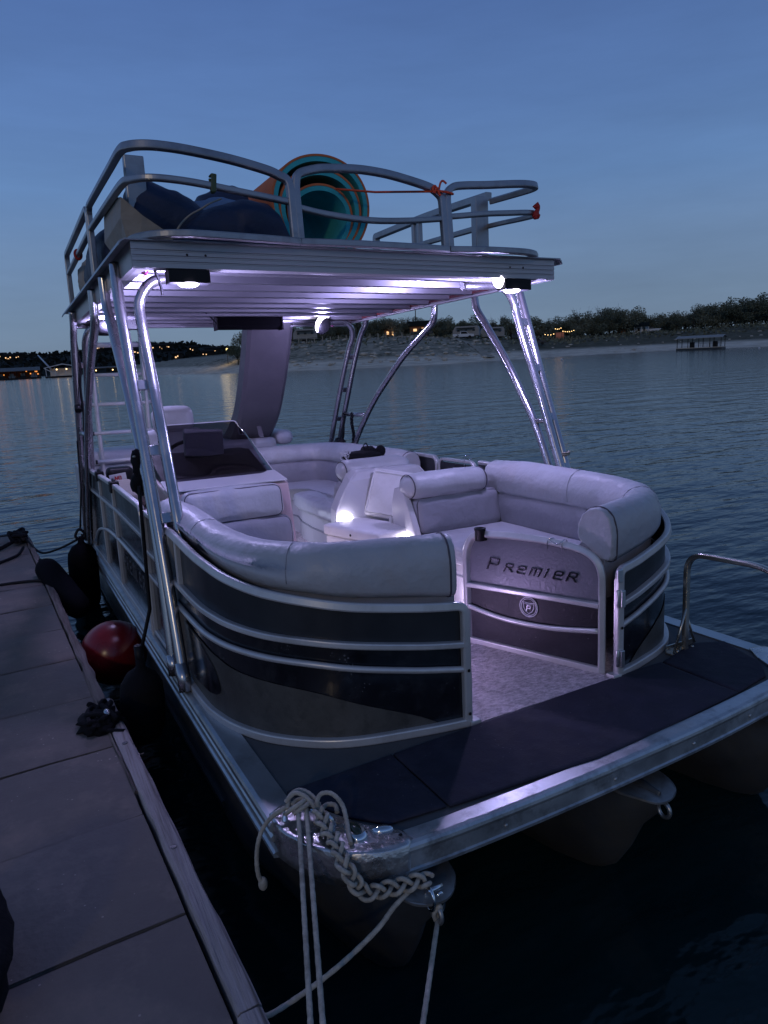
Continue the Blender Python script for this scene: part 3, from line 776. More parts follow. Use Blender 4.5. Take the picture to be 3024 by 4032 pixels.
# ================================================================ seats
def couch_path(s, pts, n=8):
    P = cr([(x, y, 0) for x, y in pts], n)
    if s > 0: P = [V3((-(p.x - .062 * max(0, min(1, (p.x + .82) / .43))), p.y, 0)) for p in P]
    return P
BOWP = [(-.395, .640), (-.50, .660), (-.61, .684), (-.82, .740), (-.966, .815), (-1.10, .95), (-1.185, 1.10), (-1.228, 1.26), (-1.243, 1.43), (-1.245, 1.8), (-1.245, 2.45)]
ZRT = [(0, .535), (.45, .585), (.75, .63), (1.0, .67), (1.25, .715), (1.7, .75), (2.6, .765)]
def arclen(P):
    a = [0]
    for p, q in zip(P, P[1:]): a.append(a[-1] + (q - p).length)
    return a
def bolster(s, P, ZT, ZR=ZRT, zlow=.60, thick=.215, sg=None):
    sg = -s if sg is None else sg
    al = arclen(P)
    def prof(i, m):
        a = al[i]; zt = lerp_tab(ZT, a); zr = lerp_tab(ZR, a); k = thick / .215
        q = [(.030, zr + .004), (.016, zr + .03), (.014, (zr + zt) / 2), (.018, zt - .09), (.034, zt - .040), (.066, zt - .010), (.105, zt), (.150, zt - .010), (.186, zt - .038), (.208, zt - .085), (.214, zt - .13), (.208, zlow + .03), (.192, zlow + .006), (.17, zlow), (.08, zlow - .002 if zlow < zr else zr)]
        # soft end
        e = min(a, al[-1] - a); g = 1.0
        if e < .03: g = .86 + .14 * math.sqrt(max(0, 1 - (1 - e / .03) ** 2))
        cu, cv = .112, (zlow + zt) / 2
        w_ = .0045 * noise.noise((a * 3.1, s * 5, 1.0)) + .0035 * noise.noise((a * 11, s * 3, 4.0))
        return [(sg * (cu + (u * k - cu * k) * g + (w_ if 2 < j < 12 else 0)) , cv + (v - cv) * (1 - (1 - g) * .6)) for j, (u, v) in enumerate(q)]
    t = MB(); t.sweep(P, prof, caps=True, smooth=True); return t, prof
def pad(poly, z0, z1, r=.035, seed=0):
    P = dens([(x, y, 0) for x, y in poly] + [(poly[0][0], poly[0][1], 0)], .05)[:-1]
    c = sum(P, V3((0, 0, 0))) / len(P); rings = []
    for dz, ins_ in ((0, .018), (.01, .004), (.03, -.004), (z1 - z0 - r, -.002), (z1 - z0 - r * .3, .010), (z1 - z0, r), (z1 - z0 + .008, r * 2.6), (z1 - z0 + .016, .16), (z1 - z0 + .018, .3)):
        rg = []
        for p in P:
            d = (c - p); l = d.length; d.normalize(); rg.append(V3((p.x, p.y, z0 + dz)) + d * min(ins_, l * .9))
        rings.append(rg)
    return MB().rings(rings, True, True)

def ends(P, d0=.012, d1=.03):
    # tighten the sampling at both ends so that the end caps round off
    a = (P[1] - P[0]).normalized(); b = (P[-2] - P[-1]).normalized()
    h = [P[0] + a * x for x in (0, .004, .010, .018, .030)]
    t = [P[-1] + b * x for x in (.030, .018, .010, .004, 0)]
    return h + [p for p in P if (p - P[0]).length > .035 and (p - P[-1]).length > .035] + t

def bow_couch(s):
    c = thing_part('bow_couch')
    P = ends(couch_path(s, BOWP))
    ZT = [(0, .785), (.3, .792), (.9, .800), (1.3, .815), (1.9, .832), (2.6, .80)]
    b, prof = bolster(s, P, ZT); ob = b.build('backrest', M['vinyl'], c)
    al = arclen(P)
    def ringat(i, off=.0):
        t_ = (P[min(i + 1, len(P) - 1)] - P[max(i - 1, 0)]).normalized(); sd = t_.cross(V3((0, 0, 1)))
        return [P[i] + sd * u + V3((0, 0, v)) for u, v in prof(i, len(P))]
    MB().tube(cr(ringat(4), 2, True), .0042, 6, True).build('piping', M['piping'], c)
    # seams across the roll
    for frac in (.30, .62):
        i = min(range(len(P)), key=lambda k: abs(al[k] / al[-1] - frac))
        MB().tube(cr(ringat(i)[1:12], 2), .0016, 5).build('seam', M['vinyl2'], c)
    low = couch_path(s, BOWP); sg = -s
    MB().sweep(low, [(sg * u, v) for u, v in ((.06, .36), (.06, .612), (.185, .612), (.206, .585), (.208, .50), (.196, .42), (.19, .36))], smooth=True).build('back_cushion', M['vinyl2'], c)
    inner = []
    lp = [p for p in low]
    for i, p in enumerate(lp):
        t_ = (lp[min(i + 1, len(lp) - 1)] - lp[max(i - 1, 0)]).normalized(); sd = t_.cross(V3((0, 0, 1))) * sg
        inner.append(p + sd * .185)
    keep = [p for k, p in enumerate(inner) if k % 3 == 0 and p.y < 2.3]
    fx = s * (.40)
    poly = [(p.x, p.y) for p in keep if (abs(p.x) > .5)] + [(s * 1.05, 2.27), (fx, 2.27), (s * .375, 2.0), (s * .385, 1.6), (s * .42, 1.25), (s * .47, .95)]
    pad(poly, .30, .415).build('seat', M['vinyl'], c)
    b2 = [(s * 1.2, 2.3), (s * .46, 2.3), (s * .44, 1.6), (s * .50, 1.1), (s * .62, .95), (s * 1.0, 1.05), (s * 1.2, 1.4)]
    o = MB().prism([(x, y, .006) for x, y in b2], (0, 0, 1), .30).build('seat_base', M['plastic'], c)
    MB().prism([(x + (-s * .004 if abs(x) < .7 else 0), y, .20) for x, y in b2], (0, 0, 1), .008).build('base_groove', M['vinyl2'], c)
    return c
cl = bow_couch(-1)
crr = bow_couch(1)

# forward-facing back of the right bow couch, closing it toward the helm aisle
ab = thing_part('couch_back')
MB().cushion((.655, 2.36, .715), (.63, .20, .165), .075, rotx(R(-6)), .006, jit=.007, seed=2).build('head_roll', M['vinyl'], ab)
MB().cushion((.73, 2.335, .515), (.68, .14, .255), .05, rotx(R(-8)), .012, jit=.006, seed=4).build('back_pad', M['vinyl2'], ab)
for x in (.372, .938):
    q = [V3((x, 2.36 + .098 * math.cos(a), .715 + .080 * math.sin(a))) for a in [2 * PI * k / 24 for k in range(24)]]
    MB().tube(q, .004, 6, True).build('piping', M['piping'], ab)
sp = [(2.20, .0), (2.20, .36), (2.235, .46), (2.30, .58), (2.37, .69), (2.42, .715), (2.48, .70), (2.52, .60), (2.54, 0)]
MB().prism([(.335, y, z) for y, z in sp], (1, 0, 0), .045).build('end_panel', M['plastic'], ab, bevel=.008)
MB().box((.80, 2.46, .33), (.86, .09, .64)).build('back_shell', M['plastic'], ab, bevel=.02)

# ---- helm console
hc = thing_part('helm_console')
f = [(-1.12, .82), (-.372, .815), (-.352, .60), (-.335, .40), (-.325, .006), (-1.12, .006)]
t = MB(); k = len(f)
vs = [V3((x, 2.555 + (.82 - z) * .03, z)) for x, z in f] + [V3((x - (.03 if x > -1 else 0), 3.30, z + (.10 if z > .7 else 0))) for x, z in f]
t.add(vs, [tuple(range(k)), tuple(reversed(range(k, 2 * k)))] + [(i, (i + 1) % k, k + (i + 1) % k, k + i) for i in range(k)], False)
t.build('console_body', M['pinkpanel'], hc, bevel=.012)
MB().prism([(-1.12, 2.545, .822), (-.380, 2.545, .822), (-.40, 2.72, .868), (-1.12, 2.72, .868)], (0, .0, 1), .012).build('console_cowl', M['plastic'], hc, bevel=.006)
# smoked windshield: leaning pane that wraps round at its free corner
def ws(u, v):
    x0 = -1.04 + u * .655; y0 = 2.655; z0 = .842
    lean = .36 * v ** 1.05
    x = x0 - (.075 * v) * u + .02 * v * (1 - u)
    y = y0 + lean
    z = z0 + .352 * v
    if u > .80:
        q = (u - .80) / .20; y += .085 * q * q; z -= .06 * (q ** 3) * v; x -= .018 * q * q * v
    if v > .86 and u > .84:
        q = (v - .86) / .14 * (u - .84) / .16; z -= .035 * q; x -= .02 * q
    return V3((x, y, z))
nu, nv = 28, 16; t = MB()
gr = [[ws(i / nu, j / nv) for j in range(nv + 1)] for i in range(nu + 1)]
t.add([p for r in gr for p in r], [(i * (nv + 1) + j, (i + 1) * (nv + 1) + j, (i + 1) * (nv + 1) + j + 1, i * (nv + 1) + j + 1) for i in range(nu) for j in range(nv)], True)
wo = t.build('windshield', M['smoke'], boat)
edge = [gr[i][nv] for i in range(nu + 1)] + [gr[nu][j] for j in range(nv - 1, -1, -1)]
MB().tube(edge, .004, 6).build('pane_edge', M['clear'], wo)
MB().tube([gr[i][0] for i in range(nu + 1)], .007, 6).build('pane_gasket', M['blk'], wo)
# dash behind the pane
MB().prism([(-1.10, 2.74, .86), (-.43, 2.74, .86), (-.44, 3.10, 1.0), (-.46, 3.22, 1.0), (-1.10, 3.22, 1.0), (-1.10, 3.10, 1.0)], (0, 0, -1), .06).build('dash', M['blk'], hc, bevel=.01)
MB().box((-.74, 3.12, 1.055), (.26, .035, .19), rotx(R(-18)) @ roty(R(6))).build('chart_display', M['vinyl'], hc, bevel=.008)
t = MB(); wc = V3((-.80, 3.36, .93)); wr = Matrix.Rotation(R(-55), 3, 'X')
t.tube([wc + wr @ V3((.17 * math.cos(a), .17 * math.sin(a), 0)) for a in [2 * PI * k / 28 for k in range(28)]], .013, 8, True)
for a in (90, 210, 330): t.cyl(wc, wc + wr @ V3((.16 * math.cos(R(a)), .16 * math.sin(R(a)), 0)), .010, n=6)
t.build('steering_wheel', M['blk'], hc)
MB().cushion((-.755, 2.49, .722), (.60, .115, .205), .05, rotx(R(-7)), .010, jit=.006, seed=6).build('back_pad', M['vinyl'], hc)
MB().cushion((-.745, 2.46, .520), (.66, .115, .215), .05, rotx(R(-9)), .012, jit=.006, seed=7).build('lower_pad', M['vinyl2'], hc)

def pad_piping(cx, cy, cz, w_, h, tilt, par):
    # welt cord round the front face of a pad
    q = rr(w_ - .02, h - .02, .045, 5)
    m_ = rotx(tilt); MB().tube([V3((cx, cy, cz)) + m_ @ V3((a, -.040, b)) for a, b in q], .0042, 6, True).build('piping', M['piping'], par)
pad_piping(-.755, 2.49, .722, .60, .205, R(-7), hc); pad_piping(-.745, 2.46, .520, .66, .215, R(-9), hc); pad_piping(.73, 2.335 - .012, .515, .68, .255, R(-8), ab)
# ---- captain's chair
cc = thing_part('captain_chair')
MB().cushion((-.72, 3.88, .58), (.50, .50, .13), .05, None, .012, seed=8).build('seat', M['vinyl'], cc)
MB().cushion((-.72, 4.12, .86), (.48, .13, .50), .055, rotx(R(-10)), .015, seed=9).build('backrest', M['vinyl'], cc)
MB().cushion((-.715, 4.13, 1.19), (.30, .12, .19), .05, rotx(R(-8)), .010, seed=10).build('headrest', M['vinyl'], cc)
MB().cyl((-.72, 3.9, .01), (-.72, 3.9, .54), .05, n=16).build('pedestal', M['alu'], cc)
for x in (-.98, -.46): MB().cushion((x, 3.93, .76), (.07, .40, .06), .028, None, .0).build('armrest', M['vinyl'], cc)
# cabinet along the left side
cb = thing_part('side_cabinet')
MB().box((-1.13, 3.95, .32), (.20, 1.0, .62)).build('cabinet_body', M['plastic'], cb, bevel=.015)
MB().cushion((-1.13, 3.95, .675), (.21, 1.05, .10), .045, None, .0).build('cabinet_pad', M['beige'], cb)

# ---- aft couch on the right, wrapping to the stern, and the chaise back with its moulded shell
ac = thing_part('aft_couch')
P = ends(cr([(1.245, 3.60, 0), (1.245, 4.0, 0), (1.243, 4.6, 0), (1.235, 5.0, 0), (1.19, 5.25, 0), (1.08, 5.43, 0), (.90, 5.52, 0), (.6, 5.55, 0), (.2, 5.56, 0), (-.25, 5.56, 0)], 8))
b, prof = bolster(1, P, [(0, .80), (.2, .815), (1.2, .815), (2.0, .80), (3.2, .80), (4.2, .80)], [(0, .40), (5, .40)], zlow=.62, sg=-1)
ob = b.build('backrest', M['vinyl'], ac)
t_ = (P[5] - P[3]).normalized(); sd = t_.cross(V3((0, 0, 1)))
MB().tube(cr([P[4] + sd * u + V3((0, 0, v)) for u, v in prof(4, len(P))], 2, True), .004, 6, True).build('piping', M['piping'], ac)
MB().sweep(P, [(-u, v) for u, v in ((.06, .36), (.06, .625), (.185, .625), (.208, .59), (.212, .50), (.20, .42), (.19, .36))], smooth=True).build('back_cushion', M['vinyl2'], ac)
pad([(1.07, 3.5), (1.07, 5.2), (.95, 5.36), (.4, 5.40), (-.2, 5.40), (-.2, 4.95), (.45, 4.92), (.58, 4.75), (.60, 4.6), (.60, 3.5)], .30, .415).build('seat', M['vinyl'], ac)
pad([(.60, 3.36), (.60, 4.55), (.50, 4.62), (.40, 4.55), (.36, 4.2), (.335, 3.8), (.34, 3.36)], .30, .425, .05).build('seat', M['vinyl'], ac)
MB().prism([(x, y, .005) for x, y in [(1.2, 3.2), (1.2, 5.5), (-.3, 5.5), (-.3, 5.02), (.48, 5.0), (.50, 4.7), (.43, 4.45), (.39, 4.1), (.37, 3.2)]], (0, 0, 1), .30).build('seat_base', M['plastic'], ac)
MB().prism([(x, y, .165) for x, y in [(1.2, 3.2), (1.2, 5.49), (-.3, 5.49), (-.3, 5.008), (.468, 4.99), (.487, 4.7), (.417, 4.45), (.378, 4.1), (.36, 3.2)]], (0, 0, 1), .010).build('base_groove', M['vinyl2'], ac)
# sun pad across the stern, a rolled head at its right end
MB().cushion((-.25, 6.02, .80), (1.9, .60, .14), .05, None, .012).build('sun_pad', M['vinyl'], ac)
MB().cushion((.80, 6.0, .86), (.20, .58, .16), .075, None, .0).build('pad_roll', M['vinyl'], ac)
MB().box((-.2, 5.95, .37), (2.2, .6, .72)).build('stern_locker', M['plastic'], ac, bevel=.015)

ch = thing_part('chaise_back')
MB().cushion((.61, 3.30, .735), (.60, .21, .165), .075, rotx(R(5)), .006, jit=.006, seed=12).build('head_roll', M['vinyl'], ch)
MB().tube([V3((.335, 3.30 + .098 * math.cos(a), .735 + .078 * math.sin(a))) for a in [2 * PI * k / 24 for k in range(24)]], .004, 6, True).build('piping', M['piping'], ch)
MB().cushion((.60, 3.40, .54), (.56, .12, .22), .05, rotx(R(8)), .010, seed=13).build('back_pad', M['vinyl2'], ch)
sh = [(.075, .0, 2.92), (.085, .25, 2.925), (.105, .50, 2.94), (.18, .61, 2.97), (.265, .70, 3.02), (.36, .755, 3.08), (.90, .75, 3.08), (1.0, .60, 3.0), (1.05, 0, 2.93)]
k = len(sh); t = MB()
t.add([V3((x, y, z + .005)) for x, z, y in sh] + [V3((x + (.06 if x < .3 else 0), y + .22, z + .005)) for x, z, y in sh], [tuple(range(k)), tuple(reversed(range(k, 2 * k)))] + [(i, (i + 1) % k, k + (i + 1) % k, k + i) for i in range(k)], False)
t.build('moulded_shell', M['plastic'], ch, bevel=.015)
# courtesy lights low in the furniture
def arch_pts(cx, w_, z0, h):
    return [(cx - w_ / 2, z0), (cx + w_ / 2, z0)] + [(cx + w_ / 2 * math.cos(a), z0 + h * (.35 + .65 * math.sin(a))) for a in [PI * k / 10 for k in range(11)]]
MB().prism([(x, 2.928, z) for x, z in arch_pts(.175, .115, .40, .095)], (0, -1, 0), .012).build('courtesy_light', M['lens'], ch)
MB().prism([(.327, y, z) for y, z in arch_pts(2.33, .13, .355, .065)], (-1, 0, 0), .010).build('courtesy_light', M['lens'], ab)
MB().box((-.405, 1.30, .13), (.010, .10, .035)).build('courtesy_light', M['lensfar'], cl)
MB().box((.418, 1.75, .13), (.010, .10, .035)).build('courtesy_light', M['lensfar'], crr)
MB().box((-.318, 2.75, .16), (.012, .05, .10)).build('courtesy_light', M['lensfar'], hc)

# ---- stern: swim ladder and slide
ld = thing_part('deck_ladder')
for x in (-1.10, -.64):
    rail = cr([(x, 5.55, 2.10), (x, 5.58, 1.85), (x, 5.6, 1.3), (x, 5.63, .8), (x, 5.66, .45)], 6)
    MB().tube(rail, .021, 10).build('ladder_rail', M['rail'], ld)
for z in (1.863, 1.590, 1.319, 1.050, .782, .52):
    t = MB(); t.cyl((-1.15, 5.60, z), (-.60, 5.60, z), .0165 if z < 1.8 else .024, n=12); t.build('rung', M['white'], ld)
for z in (1.590, 1.319, 1.05, .782):
    t = MB(); t.cyl((-1.162, 5.60, z), (-1.146, 5.60, z), .019, n=10); t.cyl((-.604, 5.60, z), (-.588, 5.60, z), .019, n=10); t.build('rung_cap', M['blk'], ld)
sd_ = thing_part('water_slide')
spath = cr([(.45, 4.70, 2.26), (.45, 4.88, 2.13), (.45, 4.97, 1.93), (.45, 5.10, 1.68), (.45, 5.30, 1.36), (.45, 5.56, 1.06), (.45, 5.95, .82), (.45, 6.5, .62), (.45, 7.1, .50)], 8)
pr = [(-.235, .13), (-.225, .015), (-.19, -.01), (.19, -.01), (.225, .015), (.235, .13), (.215, .13), (.205, .03), (.18, .012), (-.18, .012), (-.205, .03), (-.215, .13)]
MB().sweep(spath, pr, smooth=False).build('slide_trough', M['slide'], sd_)
MB().box((.47, 5.60, .98), (.05, .02, .22), rotx(R(-35))).build('slide_rib', M['slide'], sd_, bevel=.008)
t = MB(); t.tube([(.45, 6.1, .74), (.45, 6.1, .05)], .025, 10); t.build('slide_post', M['tube'], sd_)
MB().box((0, 6.55, -.06), (1.5, .6, .06)).build('swim_platform', M['deck'], boat)
# ================================================================ hardtop
ht = thing_part('hardtop')
YF, YR, HW = 1.968, 5.006, 1.279
# corrugated soffit: planks with downturned ribs
prof = []; y = YF + .02
while y < YR - .05:
    prof += [(y, 2.050), (y + .190, 2.054), (y + .215, 2.040), (y + .225, 1.998), (y + .256, 1.994), (y + .266, 2.030), (y + .285, 2.050)]
    y += .300
prof = [p for p in prof if p[0] < YR - .01] + [(YR - .01, 2.05)]
t = MB(); k = len(prof)
t.add([V3((-HW + .012, a, b)) for a, b in prof] + [V3((HW - .012, a, b)) for a, b in prof], [(i, i + 1, k + i + 1, k + i) for i in range(k - 1)], False)
t.build('roof_sheet', M['roof'], ht)
MB().box((0, (YF + YR) / 2, 2.088), (2 * HW - .02, YR - YF - .02, .02)).build('upper_floor', M['deck'], ht)
# front fascia, ribbed extrusion
FPF = [(0, 2.104), (.0, 2.066), (.005, 2.063), (.005, 2.058), (0, 2.055), (0, 2.040), (.005, 2.037), (.005, 2.032), (0, 2.029), (0, 2.014), (.005, 2.011), (.005, 2.006), (0, 2.003), (0, 1.982), (.022, 1.978), (.060, 1.978), (.060, 1.986), (.022, 1.988), (.022, 2.104)]
t = MB(); k = len(FPF)
t.rings([[V3((x, YF + a, b)) for a, b in FPF] for x in (-HW, HW)], True, True, False, False); t.build('front_fascia', M['fascia'], ht)
for x in (-1.02, -.93, .93, 1.03): MB().ell((x, YF - .001, 2.045), (.006, .004, .006), 8, 5).build('fascia_screw', M['blk'], ht)
LIP = [(0, 2.104), (0, 1.980), (-.022, 1.976), (-.060, 1.976), (-.060, 1.984), (-.024, 1.986), (-.020, 2.10)]
for s in (-1, 1):
    t = MB(); t.rings([[V3((s * (HW + a), y, b)) for a, b in LIP] for y in (YF + .003, YR)], True, True, False, False); t.build('side_fascia', M['fascia'], ht)
    LP = [(-.02, 2.108), (.030, 2.106), (.050, 2.096), (.058, 2.074), (.054, 2.072), (.044, 2.090), (.028, 2.099), (-.02, 2.100)]
    t = MB(); t.rings([[V3((s * (HW + a), y, b + .001)) for a, b in LP] for y in (YF - .012, YR + .18)], True, True, False, False); t.build('roof_lip', M['railtop'], ht)
    MB().box((s * (HW - .034), (YF + YR) / 2 + .03, 2.012), (.006, YR - YF - .1, .022)).build('led_strip', M['led'], ht)
t = MB(); t.box((0, YF - .012, 2.103), (2 * HW + .06, .028, .008)); t.build('roof_lip', M['railtop'], ht, bevel=.002)
t = MB(); t.box((0, YR - .006, 2.05), (2 * HW - .05, .012, .15)); t.box((0, YR - .03, 1.968), (2 * HW - .05, .06, .012)); t.build('rear_fascia', M['roof'], ht)
MB().box((.12, YR - .016, 2.008), (2.2, .006, .018)).build('led_strip', M['led'], ht)

# lamps under the four corners
LC = (.535, .485, 1.0)
for x in (-1.022, .973):
    h = MB().box((x, 1.985, 1.943), (.200, .085, .062)).build('lamp_housing', M['blk'], boat, bevel=.004)
    xl = x if x < 0 else x - .018
    t = MB(); t.lathe([(.050, .0), (.049, -.006), (.040, -.012), (.024, -.015), (.0, -.016)], (xl, 1.985, 1.914), n=24); t.build('lamp_lens', M['lens'], h)
    lamp('roof_lamp', (xl, 2.0, 1.845), 32.0 + 11 * (x > 0), LC, .045)
t = MB(); t.lathe([(.040, 0), (.036, .006), (.0, .010)], (.862, 1.992, 1.962), (-.75, -.35, -.30), 20); t.build('lamp_lens', M['lens'], boat)
for x, y, tx in ((.83, 4.55, -.55), (-1.06, 4.55, -.2)):
    h = MB(); ax = V3((tx, .42, -.72) if x > 0 else (.1, .1, -1)).normalized(); c = V3((x - .02, y, 1.935))
    h.lathe([(.0, -.05), (.07, -.045), (.088, -.02), (.090, .0), (.080, .004)], c, -ax, 24)
    if x > 0:
        axd = V3((.35, -.80, -.38)).normalized()
        h = MB(); h.lathe([(.0, .03), (.06, .026), (.082, .010), (.086, -.012), (.07, -.03), (0, -.034)], c, axd, 24)
        hh = h.build('speaker_pod', M['blk'], boat)
        t = MB(); up_ = (V3((-.75, 0, .66)) - axd * axd.dot(V3((-.75, 0, .66)))).normalized(); arc = [c + axd * .006 + Matrix.Rotation(a, 3, axd) @ up_ * .088 for a in [R(-80 + 160 * k / 13) for k in range(14)]]
        t.tube(arc, [.004 + .017 * math.sin(PI * k / 13) for k in range(14)], 8); t.build('lamp_ring', M['lens'], hh)
        lamp('roof_lamp', c + V3((-.06, -.16, -.10)), 17, LC, .045)
    else:
        c = V3((-1.075, 4.6, 1.955)); h = MB(); h.lathe([(.10, .05), (.105, .02), (.10, -.03), (.06, -.05), (0, -.055)], c - V3((0, 0, .03)), (0, 0, 1), 24); hh = h.build('speaker_pod', M['blk'], boat)
        t = MB(); t.lathe([(.045, .0), (.04, -.01), (0, -.014)], (-1.10, 4.46, 2.012), n=18); t.build('lamp_lens', M['lensfar'], hh)
        lamp('roof_lamp', (-1.08, 4.44, 1.955), 44, LC, .04)
# low courtesy lamps
lamp('courtesy_lamp', (.17, 2.86,   .43), .9, (.90, .84, 1.0), .03)
lamp('courtesy_lamp', (.27, 2.33, .38), 1.1, (.92, .84, 1.0), .03)
lamp('courtesy_lamp', (-.28, 2.75, .20), .9, (.88, .80, 1.0), .03)
lamp('courtesy_lamp', (-.06, 4.3, .22), 4.0, (.66, .72, 1.0), .03)
lamp('courtesy_lamp', (-.35, 1.25, .07), 6.0, (.68, .50, 1.0), .04)
lamp('courtesy_lamp', (.37, 1.75, .08), 3.0, (.84, .68, 1.0), .04)
# black light bar hung under the soffit
lbar = MB(); q = [(-.045, .052), (.03, .052), (.045, .03), (.048, -.02), (.03, -.052), (-.03, -.052), (-.048, -.02), (-.048, .03)]
lbar.rings([[V3((x, 4.60 + a, 1.960 + b)) for a, b in q] for x in (-.168, .408)], True, True, False, False)
lb = lbar.build('light_bar', M['rubber'], boat, bevel=.006)
t = MB()
for x in (-.175, .415): t.box((x, 4.60, 1.96), (.010, .11, .115))
for x in (-.16, .395): t.box((x, 4.61, 2.03), (.016, .02, .05))
t.build('bar_bracket', M['blk'], lb)
t = MB(); t.tube(cr([(-.165, 4.58, 1.955), (-.24, 4.45, 1.985), (-.33, 4.3, 2.02), (-.38, 4.2, 2.045)], 6), .006, 6); t.build('bar_cable', M['blk'], lb)
# loose wiring at two corners
t = MB()
for k in range(4):
    rn = random.Random(k); t.tube(cr([(1.06 + rn.uniform(-.03, .03), 4.90 + rn.uniform(-.03, .03), 2.0 + rn.uniform(-.05, .03)) for _ in range(6)], 4), .003, 5)
t.build('loose_wiring', pm('pink_wire', (.45, .12, .3), .5), ht)
t = MB()
for k in range(3):
    rn = random.Random(k + 9); t.tube(cr([(-1.20 + rn.uniform(-.02, .03), 2.2 + rn.uniform(-.05, .05), 1.99 + rn.uniform(-.03, .03)) for _ in range(5)], 4), .0028, 5)
t.build('loose_wiring', pm('magenta_wire', (.5, .06, .25), .5), ht)
t = MB(); t.tube(cr([(-1.17, 2.02, 1.98), (-1.15, 2.06, 1.955), (-1.125, 2.12, 1.91), (-1.12, 2.14, 1.88)], 5), .007, 6); t.build('loose_wiring', M['blk'], ht)

# ================================================================ arch legs
def leg(path, r=.0275, name='roof_leg', n=14):
    return MB().tube(path, r, n).build(name, M['tube'], boat)
for s in (-1, 1):
    A = 1.215
    B_ = leg(cr([(s * 1.303, 1.62, .012), (s * 1.303, 1.75, .40), (s * 1.303, 1.905, .83), (s * 1.303, 2.115, 1.36), (s * 1.303, 2.285, 1.80), (s * 1.300, 2.335, 1.94), (s * 1.296, 2.37, 2.06)], 6))
    MB().cyl((s * 1.303, 1.618, .006), (s * 1.303, 1.665, .135), .0315, n=14).build('foot_socket', M['tube'], B_)
    top = [(s * A, 2.26, 1.78), (s * (A - .002), 2.275, 1.835), (s * (A - .015), 2.28, 1.88), (s * (A - .05), 2.28, 1.935), (s * (A - .105), 2.28, 1.972), (s * (A - .18), 2.28, 1.984)]
    top += [(s * .79, 2.28, 1.974)] if s > 0 else [(s * 1.0, 2.20, 1.984)]
    A_ = leg(cr([(s * (A - .0), 1.62, .03), (s * A, 1.80, .68), (s * A, 1.905, .95), (s * A, 2.04, 1.28), (s * A, 2.15, 1.52), (s * A, 2.215, 1.66)] + top, 6))
    for z, yb in ((.80, 1.868), (1.12, 2.0), (1.44, 2.128), (1.745, 2.248)):
        t = MB(); t.box((s * 1.259, yb, z), (.058, .018, .052), rotx(R(-21))); t.build('link_plate', M['tube'], B_, bevel=.003)
    C_ = leg(cr([(s * 1.292, 2.86, 2.07), (s * 1.292, 2.845, 1.96), (s * 1.292, 2.82, 1.885), (s * 1.292, 2.73, 1.785), (s * 1.292, 2.56, 1.59), (s * 1.292, 2.45, 1.455), (s * 1.292, 2.31, 1.26), (s * 1.292, 2.19, 1.085), (s * 1.292, 2.06, .83), (s * 1.296, 1.97, .58), (s * 1.30, 1.90, .25), (s * 1.303, 1.86, .012)], 6))
    MB().cyl((s * 1.303, 1.858, .006), (s * 1.303, 1.872, .11), .0315, n=14).build('foot_socket', M['tube'], C_)
    MB().cyl((s * 1.292, 2.19, 1.085), (s * 1.30, 2.01, 1.10), .018, n=10).build('link_bar', M['tube'], C_)
    D_ = leg(cr([(s * 1.292, 3.40, 2.07), (s * 1.292, 3.405, 1.95), (s * 1.292, 3.435, 1.86), (s * 1.292, 3.56, 1.795), (s * 1.292, 3.94, 1.612), (s * 1.292, 4.25, 1.42), (s * 1.292, 4.50, 1.255), (s * 1.292, 4.74, 1.06), (s * 1.292, 4.99, .815), (s * 1.296, 5.30, .42), (s * 1.303, 5.55, .012)], 6))
    E_ = leg(cr([(s * 1.303, 4.62, 2.06), (s * 1.303, 4.67, 1.95), (s * 1.303, 4.78, 1.855), (s * 1.303, 4.96, 1.60), (s * 1.303, 5.12, 1.33), (s * 1.303, 5.32, .99), (s * 1.303, 5.45, .75), (s * 1.303, 5.85, .012)], 6))
    F_ = leg(cr([(s * .93, 4.72, 1.975), (s * 1.06, 4.72, 1.984), (s * 1.135, 4.72, 1.972), (s * 1.19, 4.74, 1.915), (s * A, 4.79, 1.84), (s * A, 4.89, 1.725), (s * A, 5.11, 1.39), (s * A, 5.40, .885), (s * A, 5.8, .1)], 6))
    for y, z in ((4.93, 1.66), (5.12, 1.34), (5.30, 1.04)):
        t = MB(); t.box((s * 1.259, y, z), (.058, .018, .05), rotx(R(30))); t.build('link_plate', M['tube'], E_, bevel=.003)
    t = MB(); t.cyl((s * 1.290, 4.74, 1.085), (s * 1.296, 5.24, 1.085), .020, n=12); t.build('link_bar', M['tube'], E_)
# black sheathed cable down the left rear legs
t = MB(); t.tube(cr([(-1.27, 4.86, 1.99), (-1.275, 4.90, 1.85), (-1.262, 4.92, 1.66), (-1.275, 5.0, 1.48), (-1.268, 5.10, 1.25), (-1.28, 5.16, 1.05), (-1.275, 5.3, .8)], 6), .010, 7); t.build('leg_cable', M['blk'], boat)
for yy, zz in ((4.92, 1.70), (5.08, 1.3)): MB().cyl((-1.303, yy, zz - .02), (-1.303, yy + .03, zz + .02), .031, n=12).build('cable_tie', M['blk'], boat)

# ================================================================ upper-deck railing
ur = boat
TR = rr(.036, .040, .007, 2); MR = rr(.030, .036, .007, 2)
ZB = 2.124
def tub(path, name, parent, prof=TR, mat='railtop'): return psweep(MB(), path, prof).build(name, M[mat], parent)
